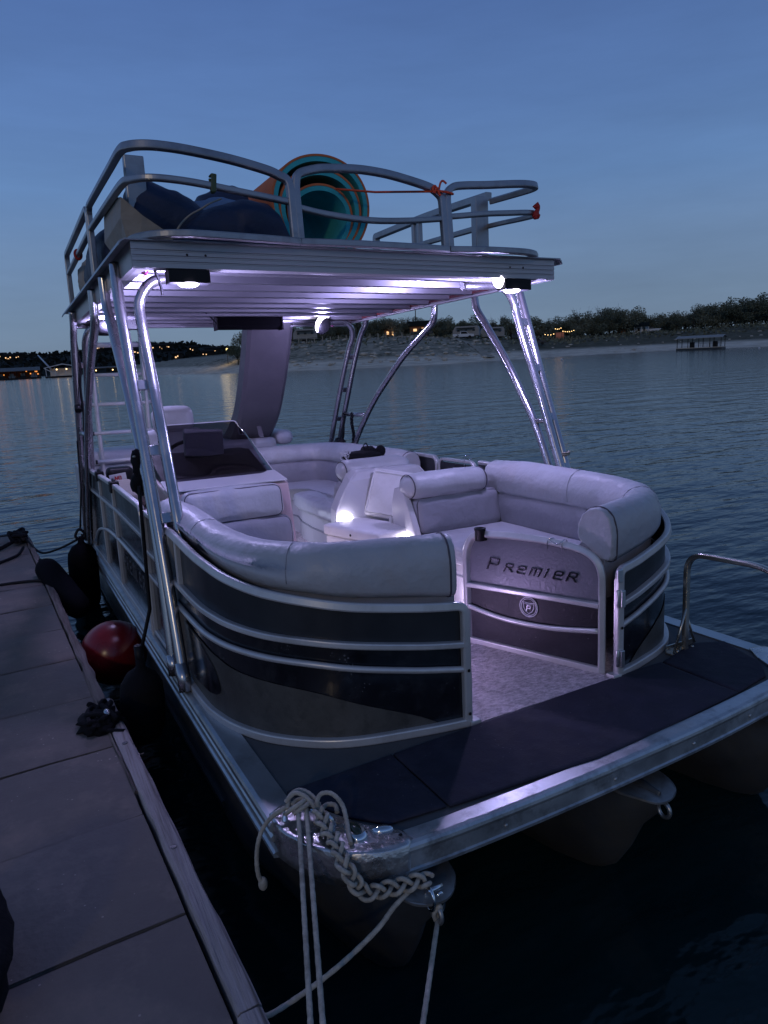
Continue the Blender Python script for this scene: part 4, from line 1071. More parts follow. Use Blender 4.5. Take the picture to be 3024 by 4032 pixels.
# left corner panel: arched front run that wraps round the corner and down the side
lp_ = thing_part('railing_panel', ur)
tub(cr([(-.462, 1.955, ZB), (-.462, 1.975, 2.38)], 2) + cr([(-.464, 1.98, 2.41), (-.478, 1.985, 2.435), (-.515, 1.99, 2.452), (-.577, 1.995, 2.474), (-.758, 2.0, 2.508), (-.965, 1.99, 2.527), (-1.09, 1.985, 2.531), (-1.17, 2.0, 2.532), (-1.225, 2.05, 2.535), (-1.248, 2.14, 2.540), (-1.25, 2.47, 2.55), (-1.25, 3.3, 2.575), (-1.25, 3.40, 2.57), (-1.25, 3.435, 2.54), (-1.25, 3.44, 2.46), (-1.25, 3.44, ZB)], 6), 'top_rail', lp_)
tub(cr([(-.462, 1.98, 2.325), (-.60, 1.97, 2.338), (-.772, 1.96, 2.355), (-.95, 1.95, 2.372), (-1.08, 1.96, 2.382), (-1.17, 1.985, 2.386), (-1.225, 2.05, 2.39), (-1.248, 2.16, 2.40), (-1.25, 2.6, 2.418), (-1.25, 3.44, 2.445)], 6), 'middle_rail', lp_, MR)
tub(cr([(-.447, 1.935, ZB), (-.60, 1.91, ZB), (-.96, 1.88, ZB), (-1.05, 1.885, ZB), (-1.14, 1.915, ZB), (-1.21, 1.99, ZB), (-1.245, 2.1, ZB), (-1.25, 2.4, ZB), (-1.25, 3.44, ZB)], 6), 'bottom_rail', lp_)
# side panel behind it
l2 = thing_part('railing_panel', ur)
tub(fil([(-1.25, 3.485, ZB), (-1.25, 3.485, 2.585), (-1.25, 5.06, 2.565), (-1.25, 5.075, ZB)], .06, 6), 'top_rail', l2)
tub([(-1.25, 3.485, 2.443), (-1.25, 5.07, 2.415)], 'middle_rail', l2, MR)
tub([(-1.25, 3.485, ZB), (-1.25, 5.07, ZB)], 'bottom_rail', l2)
# flat post carrying the left corner
MB().box((-1.142, 2.41, 2.36), (.10, .05, .48)).build('rail_post', M['railtop'], ur, bevel=.005)
MB().box((1.145, 2.56, 2.345), (.105, .06, .51)).build('rail_post', M['railtop'], ur, bevel=.005)
# middle gate-like panel
mp_ = thing_part('railing_panel', ur)
tub(cr([(-.432, 1.955, ZB), (-.432, 1.975, 2.36)], 2) + cr([(-.430, 1.98, 2.40), (-.420, 1.985, 2.45), (-.393, 1.99, 2.474), (-.33, 1.99, 2.494), (-.257, 1.99, 2.508), (-.082, 1.99, 2.520), (.05, 1.99, 2.517), (.16, 1.99, 2.506), (.30, 1.99, 2.483), (.385, 1.985, 2.462), (.430, 1.985, 2.44), (.456, 1.98, 2.41), (.460, 1.975, 2.36)], 6) + [V3((.460, 1.955, ZB))], 'top_rail', mp_)
tub(cr([(-.43, 1.975, 2.302), (-.273, 1.97, 2.277), (-.027, 1.965, 2.260), (.211, 1.97, 2.272), (.46, 1.975, 2.298)], 8), 'middle_rail', mp_, MR)
tub(cr([(-.44, 1.935, ZB), (-.2, 1.918, ZB), (.0, 1.915, ZB), (.25, 1.92, ZB), (.465, 1.94, ZB)], 6), 'bottom_rail', mp_)
# right corner panel
rp_ = thing_part('railing_panel', ur)
tub(cr([(.492, 1.955, ZB), (.492, 1.975, 2.36)], 2) + cr([(.494, 1.98, 2.41), (.508, 1.985, 2.452), (.552, 1.99, 2.481), (.64, 1.99, 2.495), (.764, 1.985, 2.505), (.985, 1.97, 2.525), (1.09, 1.975, 2.532), (1.165, 2.01, 2.537), (1.205, 2.08, 2.542), (1.21, 2.2, 2.548), (1.20, 2.5, 2.565)], 6), 'top_rail', rp_)
tub(cr([(.492, 1.975, 2.31), (.62, 1.975, 2.326), (.759, 1.97, 2.342), (.92, 1.965, 2.355), (1.06, 1.965, 2.366), (1.15, 2.0, 2.373), (1.195, 2.07, 2.378), (1.20, 2.2, 2.386), (1.20, 2.6, 2.415), (1.20, 3.5, 2.455)], 6), 'middle_rail', rp_, MR)
tub(cr([(.478, 1.94, ZB), (.70, 1.90, ZB), (.93, 1.895, ZB), (1.05, 1.92, ZB), (1.13, 1.98, ZB), (1.19, 2.08, ZB), (1.20, 2.4, ZB), (1.20, 4.2, ZB)], 6), 'bottom_rail', rp_)
r2_ = thing_part('railing_panel', ur)
tub(fil([(1.20, 2.53, 2.605), (1.20, 3.3, 2.645), (1.20, 4.17, 2.655), (1.20, 4.18, ZB)], [.3, .02], 4), 'top_rail', r2_, rr(.05, .052, .006, 2))
for yy in (3.44, 3.52):
    tub([(1.20, yy, ZB), (1.20, yy, 2.62)], 'rail_upright', r2_)
tub([(1.20, 2.6, 2.425), (1.20, 3.44, 2.458)], 'middle_rail', r2_, MR)
# ================================================================ loose things on and around the boat
# ---- white cooler and the second one with its lid up
cA = V3((-.044, 2.836, 0)); cB = V3((.099, 2.281, 0)); ax = (cB - cA).normalized(); ay = V3((-ax.y, ax.x, 0))   # ay points to +x
RC = Matrix((ax, ay, V3((0, 0, 1)))).transposed()
clen, cwid = .575, .335
cc_ = cA + ax * clen / 2 + ay * cwid / 2
ck = thing('cooler', 'closed white cooler standing on the carpet behind the left bow couch', 'cooler', cc_ + V3((0, 0, .006)), BOAT)
MB().box(cc_ + V3((0, 0, .195)), (clen - .02, cwid - .02, .37), RC).build('cooler_body', M['cooler'], ck, bevel=.02)
MB().cushion(cc_ + V3((0, 0, .416)), (clen, cwid, .075), .018, RC, .004).build('cooler_lid', M['cooler'], ck)
t = MB(); fx = cB + ay * (cwid * .5)
for i, chh in enumerate('IGLOO'):
    strokes(t, chh, lambda x, y, o, i=i: cA + ax * (.13 + .062 * i + x * .045) - ay * (-.006 + o) + V3((0, 0, .26 + y * .055)), .2, .0015, False)
t.build('cooler_lettering', M['charcoal'], ck)
MB().ell(cA + ax * .30 - ay * .001 + V3((0, 0, .412)), (.010, .010, .010), 10, 6).build('lid_catch', M['charcoal'], ck)
c2 = thing('cooler', 'white cooler with its lid raised, behind the closed cooler', 'cooler', cc_ + ay * .33 + V3((0, .06, .006)), BOAT)
p2 = cc_ + ay * .345 + V3((0, .10, 0))
MB().box(p2 + V3((0, 0, .17)), (.50, .28, .33), RC).build('cooler_body', M['cooler'], c2, bevel=.02)
bl = V3((.345, 3.0, .463)); tl = V3((.47, 3.0, .772)); br = V3((.502, 2.72, .412)); tr = V3((.713, 2.72, .74))
u_ = ((br - bl) + (tr - tl)).normalized(); v_ = ((tl - bl) + (tr - br)); v_ = (v_ - u_ * v_.dot(u_)).normalized(); n_ = u_.cross(v_)
if n_.dot(V3((-1, -1, 0))) < 0: n_ = -n_
ct = (bl + tl + br + tr) / 4; lw = ((br - bl).length + (tr - tl).length) / 2; lh = ((tl - bl).length + (tr - br).length) / 2
RL = Matrix((u_, v_, n_)).transposed()
MB().cushion(ct - n_ * .02, (lw, lh, .045), .016, RL, 0).build('cooler_lid', M['cooler'], c2)
t = MB(); q = [(-.44, -.42), (.44, -.42), (.46, -.34), (.46, .34), (.42, .42), (-.42, .42), (-.46, .34), (-.46, -.34)]
t.tube([ct + u_ * a * lw + v_ * b * lh + n_ * .003 for a, b in q], .007, 6, True); t.ell(ct + u_ * lw * .28 - v_ * lh * .1 + n_ * .003, (.016, .016, .004), 14, 6, rot=RL)
t.build('lid_liner', M['cooler'], c2)
t = MB(); t.cushion((.345, 2.545, .432), (.026, .03, .13), .01, roty(R(-12)) @ rotx(R(10))); t.build('lid_latch', M['cooler'], c2)
MB().cyl((.36, 2.60, .47), (.47, 2.66, .475), .012, n=8).build('lid_hinge', M['blk'], c2)

# ---- black bag lying on the aft roll, with a clear bag beside it
bg_ = thing('bag', 'small black bag slumped on the chaise back, handle loop up', 'bag', (.64, 3.46, .80), BOAT)
t = MB(); t.ell((.60, 3.46, .825), (.16, .09, .045), 22, 12, jit=.25, seed=2, sc_=2.2); t.ell((.66, 3.48, .85), (.07, .06, .05), 16, 10, jit=.25, seed=5, sc_=2.5); t.ell((.775, 3.48, .85), (.045, .04, .045), 14, 10, jit=.3, seed=8, sc_=2.5)
t.build('bag_body', M['fabricblk'], bg_)
MB().tube(cr([(.625, 3.46, .87), (.615, 3.46, .905), (.635, 3.46, .925), (.65, 3.46, .90), (.65, 3.46, .87)], 5), .005, 6).build('bag_loop', M['fabricblk'], bg_)
cb_ = thing('clear_bag', 'crumpled clear plastic bag beside the black bag on the chaise back', 'plastic bag', (.43, 3.42, .80), BOAT)
t = MB(); rn = random.Random(2)
for k in range(4): t.tube(cr([(.43 + rn.uniform(-.05, .06), 3.42 + rn.uniform(-.03, .03), .80 + rn.uniform(0, .09)) for _ in range(5)] , 4), .003, 5)
t.build('film_folds', M['clear'], cb_)

# ---- rolled-up foam mat on the roof
rm = thing('rolled_foam_mat', 'big rolled orange and teal foam water mat on the upper deck', 'foam mat', (-.1, 2.7, 2.13), BOAT)
Y0, Y1 = 2.38, 3.25
def spiral():
    pts = []; n = 300
    for i in range(n + 1):
        a = i / n; ph = R(-62) + a * 2 * PI * 3.02
        r = .312 - a * .150
        cx = -.122 + .004 * a; cz = 2.425 - .088 * a
        wob = 1 + .025 * math.sin(ph * 2 + 1) + .02 * math.sin(ph * 3) + .018 * math.sin(ph * .7 + 2)
        pts.append((cx + r * math.cos(ph) * wob, max(cz + r * math.sin(ph) * wob, 2.112 + .075 * a)))
    return pts
SP = spiral()
def layer(o0, o1, name, mat, y0, y1):
    n = len(SP); rings = []
    for i in range(n):
        p = V3((SP[i][0], 0, SP[i][1])); t_ = V3((SP[min(i + 1, n - 1)][0] - SP[max(i - 1, 0)][0], 0, SP[min(i + 1, n - 1)][1] - SP[max(i - 1, 0)][1])).normalized()
        nr = V3((t_.z, 0, -t_.x)); c = V3((-.14, 0, 2.40))
        if nr.dot(p - c) < 0: nr = -nr
        a, b = p + nr * o0, p + nr * o1
        e = .012 * noise.noise((p.x * 3, p.z * 3, 1)) + .02 * (i / n)
        rings.append([V3((a.x, y0 + e, a.z)), V3((b.x, y0 + e, b.z)), V3((b.x, y1, b.z)), V3((a.x, y1, a.z))])
    return MB().rings(rings, True, True, smooth=False).build(name, mat, rm)
layer(.0, .012, 'outer_layer', M['orangefoam'], Y0, Y1)
layer(-.027, -.001, 'inner_layer', M['teal'], Y0 + .002, Y1)

# ---- deflated lounge float heaped in the left front corner of the roof
fl = thing('lounge_float', 'heaped navy and beige inflatable lounge float in the left corner of the upper deck', 'float', (-.8, 2.5, 2.12), BOAT)
def heap(tab, y0, y1, name, mat, seed, zb=2.122, lean=.0):
    # a slumped cushion: cross-sections in y-z strung along x
    rings = []; x0, x1 = tab[0][0], tab[-1][0]; n = 44
    for i in range(n + 1):
        x = x0 + (x1 - x0) * i / n; zt = lerp_tab(tab, x); h = max(.01, zt - zb); rg = []
        for k in range(26):
            a = 2 * PI * k / 26; c_, s_ = math.cos(a), math.sin(a)
            y = (y0 + y1) / 2 + (y1 - y0) / 2 * math.copysign(abs(c_) ** .75, c_) + lean * max(0, s_); z = zb + h * (.5 + .5 * math.copysign(abs(s_) ** .8, s_))
            w_ = noise.noise_vector((x * 6 + seed, y * 5, z * 7)) * .022 + noise.noise_vector((x * 15 + seed, y * 13, z * 15)) * .007
            rg.append(V3((x, y, z)) + w_)
        rings.append(rg)
    return MB().rings(rings, True, True).build(name, mat, fl)
heap([(-1.19, 2.30), (-1.16, 2.48), (-1.09, 2.552), (-1.02, 2.52), (-.95, 2.485), (-.86, 2.445), (-.78, 2.40), (-.70, 2.34), (-.64, 2.22)], 2.36, 2.85, 'navy_cushion', M['navy'], 3)
heap([(-.90, 2.24), (-.84, 2.36), (-.74, 2.50), (-.66, 2.565), (-.56, 2.585), (-.485, 2.56), (-.455, 2.47), (-.44, 2.36)], 2.52, 2.95, 'navy_cushion', M['navy'], 9)
heap([(-1.02, 2.14), (-.95, 2.235), (-.87, 2.315), (-.79, 2.37), (-.70, 2.41), (-.6, 2.435), (-.5, 2.44), (-.43, 2.415), (-.375, 2.36), (-.335, 2.27), (-.315, 2.16)], 2.30, 2.72, 'navy_cushion', M['navy'], 17)
heap([(-.88, 2.36), (-.82, 2.43), (-.74, 2.455), (-.66, 2.46), (-.58, 2.44)], 2.46, 2.56, 'blue_lining', M['blue'], 5, 2.30)
# beige side panel of the float, a stiff folded sheet
BV = [(-1.235, 2.33, 2.378), (-1.211, 2.325, 2.358), (-1.143, 2.31, 2.292), (-1.0, 2.31, 2.20), (-1.0, 2.32, 2.125), (-1.18, 2.33, 2.125), (-1.22, 2.36, 2.16), (-1.244, 2.34, 2.285), (-1.228, 3.0, 2.42), (-1.24, 3.0, 2.28), (-1.215, 2.9, 2.20), (-1.19, 2.7, 2.125), (-1.215, 2.9, 2.50)]
t = MB(); t.add(BV, [(0, 7, 1), (1, 7, 2), (2, 7, 5), (2, 5, 4), (2, 4, 3), (7, 6, 5), (0, 12, 8), (0, 8, 7), (8, 9, 7), (9, 10, 7), (10, 11, 7), (11, 6, 7)], False)
bo = t.build('beige_side', M['beige'], fl)
sbd = bo.modifiers.new('sub', 'SUBSURF'); sbd.subdivision_type = 'SIMPLE'; sbd.levels = sbd.render_levels = 3
MB().tube(cr([(-1.0, 2.29, 2.19), (-.962, 2.275, 2.25), (-.91, 2.275, 2.298), (-.845, 2.285, 2.336), (-.79, 2.30, 2.371), (-.72, 2.33, 2.405)], 6), .0055, 6).build('float_piping', M['beige'], fl)
# second float bag slumped against the side rail
f2 = thing('float_bag', 'dark float bag slumped against the left side of the upper deck railing', 'float', (-1.1, 4.1, 2.12), BOAT)
MB().ell((-1.10, 3.95, 2.31), (.13, .62, .20), 26, 16, jit=.2, seed=4, sc_=1.7, pw=.85).build('bag_body', M['navy'], f2)
MB().ell((-1.10, 4.75, 2.29), (.12, .30, .17), 20, 14, jit=.25, seed=14, sc_=1.9, pw=.85).build('bag_end', M['beige'], f2)

# ---- cords and clips on the upper railing
oc = thing('orange_cord', 'orange cord tied from the foam roll to the front railing posts', 'cord', (.44, 1.96, 2.45), BOAT)
t = MB(); t.tube(dens([(-.02, 2.36, 2.515), (.16, 2.22, 2.478), (.39, 1.97, 2.438)], .05), .0062, 7); t.build('cord_run', M['orangecord'], oc)
t = MB()
t.tube([(.475 + .058 * math.cos(a), 1.978 + .026 * math.sin(a), 2.437 + .003 * math.sin(2 * a)) for a in [2 * PI * k / 28 for k in range(28)]], .0068, 7, True)
t.tube(cr([(.42, 1.96, 2.445), (.40, 1.955, 2.465), (.385, 1.955, 2.45), (.395, 1.955, 2.43), (.41, 1.95, 2.455), (.425, 1.955, 2.43), (.435, 1.955, 2.415)], 5), .0068, 7)
t.tube(cr([(.44, 1.975, 2.455), (.455, 1.98, 2.492), (.475, 1.985, 2.505), (.495, 1.98, 2.49)], 5), .006, 7)
t.build('cord_knot', M['orangecord'], oc)
rc = thing('red_strap', 'red strap tied round the middle rail at the right front corner of the upper railing', 'strap', (1.12, 1.98, 2.37), BOAT)
t = MB(); t.tube(cr([(1.115, 1.95, 2.415), (1.13, 1.945, 2.39), (1.118, 1.945, 2.36), (1.125, 1.95, 2.33)], 4), [.022, .022, .02, .02, .016, .014, .014, .018, .02, .026, .024, .02, .015], 8); t.build('strap_wrap', M['redcloth'], rc)
r3 = thing('red_strap', 'red strap looped on the left side railing of the upper deck', 'strap', (-1.25, 4.25, 2.43), BOAT)
MB().tube([(-1.252 + .022 * math.cos(a), 4.25 + .01 * math.sin(a), 2.428 + .034 * math.sin(a)) for a in [2 * PI * k / 18 for k in range(18)]], .010, 7, True).build('strap_wrap', M['redcloth'], r3)
gc = thing('towel_clip', 'olive green plastic clip on the middle rail in front of the navy float', 'clip', (-.86, 1.945, 2.36), BOAT)
t = MB(); t.box((-.868, 1.936, 2.375), (.026, .010, .085), roty(R(6))); t.box((-.868, 1.975, 2.37), (.022, .008, .07), roty(R(-4))); t.box((-.868, 1.955, 2.412), (.024, .045, .010)); t.build('clip_jaw', M['green'], gc, bevel=.004)

# ---- clips on the left side rail
for y, lab in ((3.66, 'black fender clip on the left side rail, the nearer of two'), (4.48, 'black fender clip on the left side rail, the farther of two')):
    c = thing('fender_clip', lab, 'clip', (-1.265, y, .77), BOAT)
    t = MB(); t.box((-1.265, y, .792), (.062, .085, .022)); t.box((-1.290, y, .76), (.014, .08, .075)); t.box((-1.240, y, .77), (.014, .08, .05)); t.cyl((-1.265, y - .025, .80), (-1.265, y + .025, .812), .013, n=10)
    t.build('clip_body', M['blk'], c, bevel=.008)

# ---- crate with a NO sign by the ladder
sg_ = thing('warning_sign', 'white board with red NO lettering fixed to a black box by the deck ladder', 'sign', (-1.1, 4.62, .62), BOAT)
MB().cushion((-1.075, 4.74, .70), (.21, .16, .20), .04, None, 0).build('sign_box', M['blk'], sg_)
MB().box((-1.105, 4.635, .715), (.135, .006, .075), roty(R(-6))).build('sign_board', M['white'], sg_, bevel=.002)
t = MB()
for i, chh in enumerate('NO'): strokes(t, chh, lambda x, y, o, i=i: V3((-1.128 + .028 * i + x * .030, 4.6305 - o, .700 + y * .030 + .002 * i)), .26, .001, False)
t.build('sign_lettering', M['red'], sg_)

# ---- ropes and fenders at the boat's left side
def fender(name, label, top, bot, r, lug=True, frame=BOAT, group='black fenders between the boat and the dock', cover=False):
    f = thing(name, label, 'fender', bot, frame, group); a = V3(top); b = V3(bot); d = a - b; l = d.length; ax = d.normalized()
    pr = [(0, 0), (r * .45, .01), (r * .8, .05), (r * .97, .11), (r, .18), (r * 1.01, l * .5), (r, l - .18), (r * .93, l - .10), (r * .68, l - .045), (r * .34, l - .015), (r * .22, l), (r * .20, l + .05), (0, l + .055)]
    t = MB(); t.lathe(pr, b, ax, 26); t.build('fender_body', M['fabricblk' if cover else 'rubber'], f); return f
ff = fender('fender', 'black covered fender hanging on a strap beside the front arch legs', (-1.425, 2.14, -.02), (-1.44, 2.20, -.47), .115, cover=True)
t = MB(); t.tube(dens([(-1.335, 2.12, .94), (-1.338, 2.15, .60), (-1.345, 2.15, .28), (-1.425, 2.14, .03)], .1), .010, 7); t.tube([(-1.425, 2.14, .10), (-1.425, 2.14, -.02)], .024, 10); t.build('fender_strap', M['blk'], ff)
t = MB(); t.ell((-1.30, 2.20, 1.03), (.045, .055, .10), 18, 12, jit=.35, seed=3, sc_=2.2); t.ell((-1.325, 2.17, .945), (.04, .05, .06), 16, 10, jit=.35, seed=6, sc_=2.2); t.ell((-1.30, 2.26, 1.075), (.035, .05, .035), 12, 8, jit=.3, seed=7)
t.build('strap_bundle', M['fabricblk'], ff)
MB().ell((-1.335, 2.17, 1.085), (.010, .012, .006), 10, 6).build('buckle', M['brass'], ff)
fr = fender('fender', 'large black fender hanging upright at the stern end of the boat side', (-1.42, 5.05, .14), (-1.43, 5.15, -.52), .125)
t = MB(); t.tube(dens([(-1.335, 5.20, 1.02), (-1.36, 5.12, .6), (-1.415, 5.06, .24)], .1), .008, 7); t.tube(cr([(-1.42, 5.05, .15), (-1.46, 5.05, .20), (-1.42, 5.05, .26), (-1.38, 5.05, .20), (-1.42, 5.05, .15)], 4), .012, 7); t.build('fender_strap', M['blk'], fr)
fender('fender', 'black fender lying tilted over the dock edge by the far dock cleat', dk(.03, 4.98, .09), dk(.20, 4.15, -.15), .10, frame=WORLD)
by = thing('buoy', 'round red buoy squeezed between the dock edge and the boat', 'buoy', (-1.455, 3.10, .02), WORLD)
bc = BOAT @ V3((-1.452, 3.10, -.245))
t = MB(); pr = []
for k in range(25):
    a = -PI / 2 + PI * k / 24; pr.append((.208 * math.cos(a), .208 * math.sin(a)))
t.lathe(pr, bc, (.1, .15, 1), 36); t.build('buoy_ball', M['redbuoy'], by)
t = MB(); t.lathe([(.05, .198), (.045, .225), (.03, .25), (.012, .25), (0, .24)], bc, (.2, -.45, -.9), 18); t.build('buoy_eye', M['blk'], by)

# chain-like black rope on the right rear legs
bk = thing('chained_rope', 'black rope hung in a chain from the bar between the right rear legs', 'rope', (1.27, 5.05, .8), BOAT)
t = MB(); z = 1.10; k = 0
while z > .74:
    for ph in (0, PI / 2):
        t.tube([(1.275 + .02 * math.cos(a) * math.sin(ph), 5.02 + (.028 * math.cos(a)) + .015 * math.sin(k), z - .022 - ph * .012 + .028 * math.sin(a)) for a in [2 * PI * q / 12 for q in range(12)]], .006, 5, True)
    z -= .042; k += 1
t.tube(cr([(1.27, 5.22, 1.10), (1.26, 5.20, 1.0), (1.27, 5.25, .85), (1.27, 5.34, .78)], 5), .012, 6)
t.build('rope_links', M['blk'], bk)
t = MB(); t.ell((1.235, 5.26, .79), (.05, .09, .05), 14, 10, jit=.5, seed=3, sc_=3); t.build('rope_heap', M['blk'], bk)
# white cord wrapped round the right front leg
wc_ = thing('tie_cord', 'white cord wrapped round the foot of the right front arch leg', 'cord', (1.30, 1.82, .84), BOAT)
MB().tube([(1.303 + .034 * math.cos(a), 1.91 + .034 * math.sin(a), .868 + .006 * a / PI) for a in [2 * PI * q / 16 for q in range(33)]], .006, 6).build('cord_wrap', M['rope'], wc_)
wc2 = thing('wire_clip', 'bent wire clip on the right side gate behind the bow couch', 'clip', (1.26, 2.95, .75), BOAT)
MB().tube(cr([(1.25, 2.98, .70), (1.25, 2.97, .79), (1.27, 2.94, .80), (1.25, 2.90, .77), (1.25, 2.88, .79)], 5), .003, 6).build('wire', M['chrome'], wc2)

# ---- mooring ropes at the left bow corner
RP = .0075
def twist(mb, path, r=RP, n=8):
    P = cr(path, 8) if len(path) > 2 else [V3(p) for p in path]
    P = dens(P, .02)
    return mb.tube(P, [r * (1 + .06 * math.sin(i * 2.2) + .05 * noise.noise((i * .7, 0, 0))) for i in range(len(P))], n)
dbl = thing('mooring_rope', 'weathered white rope knotted on the left bow cleat, two lines running down to the dock', 'rope', (-1.22, .38, .05), BOAT)
t = MB()
w1 = V3((-1.5735, -.589, -.215)); w2 = V3((-1.5459, -.605, -.215))
def sagline(a, b, sag=.0, n=10):
    a, b = V3(a), V3(b); return [a.lerp(b, i / n) - V3((0, 0, sag * 4 * (i / n) * (1 - i / n))) for i in range(n + 1)]
twist(t, sagline((-1.228, .365, .060), w1, .006)); twist(t, sagline((-1.205, .352, .062), w2, .006))
t.build('rope_lines', M['rope'], dbl)
t = MB()
twist(t, [(-1.262, .398, .030), (-1.255, .365, .062), (-1.225, .355, .080), (-1.195, .365, .078), (-1.175, .345, .060), (-1.185, .310, .040), (-1.20, .30, .030)])
twist(t, [(-1.255, .385, .055), (-1.235, .42, .075), (-1.205, .415, .09), (-1.18, .385, .085), (-1.165, .345, .065), (-1.165, .318, .035)])
twist(t, [(-1.245, .36, .05), (-1.225, .345, .068), (-1.20, .348, .075), (-1.19, .375, .072), (-1.215, .395, .07), (-1.24, .385, .066)])
twist(t, [(-1.255, .405, .07), (-1.225, .398, .095), (-1.20, .37, .09), (-1.185, .335, .068), (-1.178, .315, .045)])
t.build('rope_knot', M['rope'], dbl)
t = MB(); twist(t, [(-1.25, .40, .055), (-1.29, .40, .045), (-1.325, .42, .005), (-1.350, .42, -.04), (-1.362, .42, -.10), (-1.362, .42, -.16), (-1.350, .42, -.205)])
t.ell((-1.349, .42, -.20), (.016, .016, .024), 10, 8); t.build('rope_tail', M['rope'], dbl)
# chain-stitched rope from the cleat over the cap and on to the nose eye
cs = thing('chain_stitched_rope', 'white rope chain-stitched from the bow cleat around the cap to the pontoon nose', 'rope', (-1.15, .2, 0), BOAT)
spine = cr([(-1.178, .305, .070), (-1.184, .250, .045), (-1.182, .20, .035), (-1.186, .150, .025), (-1.190, .105, .005), (-1.175, .085, -.030), (-1.155, .085, -.075), (-1.130, .070, -.090), (-1.09, .055, -.085), (-1.05, .045, -.085), (-1.01, .03, -.080), (-.975, .020, -.075), (-.955, .010, -.085)], 14)
al = arclen(spine); fr_ = frames(spine); t = MB()
for ph in (0, 2 * PI / 3, 4 * PI / 3):
    pth = []
    for p, a, (tt, n1, n2) in zip(spine, al, fr_):
        wv = 2 * PI * a / .125 + ph; fade = .019
        pth.append(p + n1 * (fade * .62 * math.sin(2 * wv)) + n2 * (fade * math.cos(wv)))
    t.tube(pth, RP * .95, 8)
t.build('rope_chain', M['rope'], cs)
t = MB(); twist(t, [(-1.165, .30, .045), (-1.175, .33, .075), (-1.155, .345, .095), (-1.125, .325, .098), (-1.108, .285, .075), (-1.115, .24, .045), (-1.128, .20, .030), (-1.140, .16, .022)])
twist(t, [(-1.17, .32, .05), (-1.145, .33, .062), (-1.12, .315, .06), (-1.125, .29, .05)])
t.build('rope_loop', M['rope'], cs)
t = MB(); twist(t, [(-1.02, .03, -.105), (-1.075, .02, -.125), (-1.14, .01, -.165), (-1.25, .006, -.215), (-1.36, .005, -.250), (-1.466, .006, -.272), (-1.50, .01, -.27)])
t.build('rope_line', M['rope'], cs)
nr_ = thing('mooring_rope', 'single white rope from the shackle on the left pontoon nose down to the dock', 'rope', (-.945, .0, -.18), BOAT)
t = MB(); twist(t, sagline((-.947, -.012, -.205), (-1.585, -.798, -.222), .012)); t.build('rope_line', M['rope'], nr_)
t = MB(); twist(t, [(-.947, -.005, -.20), (-.935, -.012, -.175), (-.945, -.02, -.15), (-.958, -.012, -.175), (-.950, -.006, -.205)]); t.build('rope_eye', M['rope'], nr_)
shk = thing('shackle', 'steel shackle and snap ring on the left pontoon nose eye', 'shackle', (-.945, .0, -.15), BOAT)
t = MB(); t.tube([(-.962 + .0 * a, .004 + .026 * math.cos(a), -.135 + .036 * math.sin(a)) for a in [2 * PI * k / 20 for k in range(20)]], .006, 7, True)
t.tube([(-.928 + .014 * math.cos(a), .0, -.160 + .034 * math.sin(a)) for a in [2 * PI * k / 20 for k in range(20)]], .0055, 7, True); t.cyl((-.97, .0, -.105), (-.92, .0, -.105), .008, n=8)
t.build('shackle_bow', M['chrome'], shk)

# ---- black rope heaps on the dock
dc = thing('rope_heap', 'black rope heap over a cleat on the near dock edge', 'rope', dk(-.02, 1.88, .0))
t = MB(); rn = random.Random(4)
for k in range(7):
    pp = [dk(rn.uniform(-.09, .06), 1.88 + rn.uniform(-.12, .12), .02 + rn.uniform(0, .055)) for _ in range(6)]
    t.tube(cr(pp, 5), .013, 7)
t.ell(dk(-.03, 1.87, .02), (.09, .11, .045), 22, 12, jit=.5, seed=2, sc_=3.2)
t.tube(cr([dk(.0, 1.86, .05), dk(.05, 1.84, .03), dk(.085, 1.84, -.0), dk(.10, 1.86, -.12)], 5), .010, 7)
t.tube(cr([dk(-.05, 1.80, .015), dk(.03, 1.74, .014), dk(.06, 1.72, .012)], 5), .010, 7)
t.build('rope_coils', M['fabricblk'], dc)
MB().ell(dk(.012, 1.85, .068), (.016, .032, .010), 14, 8).build('cleat_horn', M['cast'], dc)
d2 = thing('rope_heap', 'black rope and cleat on the far corner of the dock', 'rope', dk(-.05, 6.3, 0))
t = MB()
for k in range(6): t.tube(cr([dk(rn.uniform(-.14, .02), 6.35 + rn.uniform(-.2, .2), .02 + rn.uniform(0, .10)) for _ in range(6)], 5), .016, 7)
t.tube(cr([dk(-.10, 6.3, .05), dk(-.25, 6.1, .03), dk(-.38, 6.15, .02), dk(-.5, 5.95, .018), dk(-.62, 6.0, .02), dk(-.8, 5.85, .018)], 6), .020, 7)
t.tube(cr([dk(-.05, 6.0, .03), dk(-.12, 5.75, .018), dk(-.3, 5.55, .016)], 6), .014, 7)
t.build('rope_coils', M['fabricblk'], d2)
t = MB(); t.box(dk(-.03, 6.35, .03), (.05, .10, .05), DIRN); t.cyl(dk(-.03, 6.18, .075), dk(-.03, 6.52, .075), .018, n=10); t.build('dock_cleat', M['darkframe'], d2)
sr = thing('stern_rope', 'dark rope sagging from the far dock cleat to the stern fender', 'rope', dk(0, 6.2, .05))
B5 = BOAT @ V3((-1.40, 5.1, .20))
t = MB(); t.tube(cr([dk(-.02, 6.25, .09), dk(.08, 5.9, -.02), B5.lerp(dk(0, 6.2, .08), .45) - V3((0, 0, .13)), B5 - V3((0.02, -.05, .04)), B5], 8), .011, 7); t.build('rope_line', M['blk'], sr)
d3 = thing('dock_line', 'short black line lying straight across the dock tiles beside the tilted fender', 'rope', dk(-.3, 4.75, 0))
t = MB(); t.tube(cr([dk(-.55, 4.78, .012), dk(-.3, 4.80, .012), dk(-.08, 4.74, .014), dk(.03, 4.70, .0)], 6), .012, 7); t.build('rope_line', M['blk'], d3)
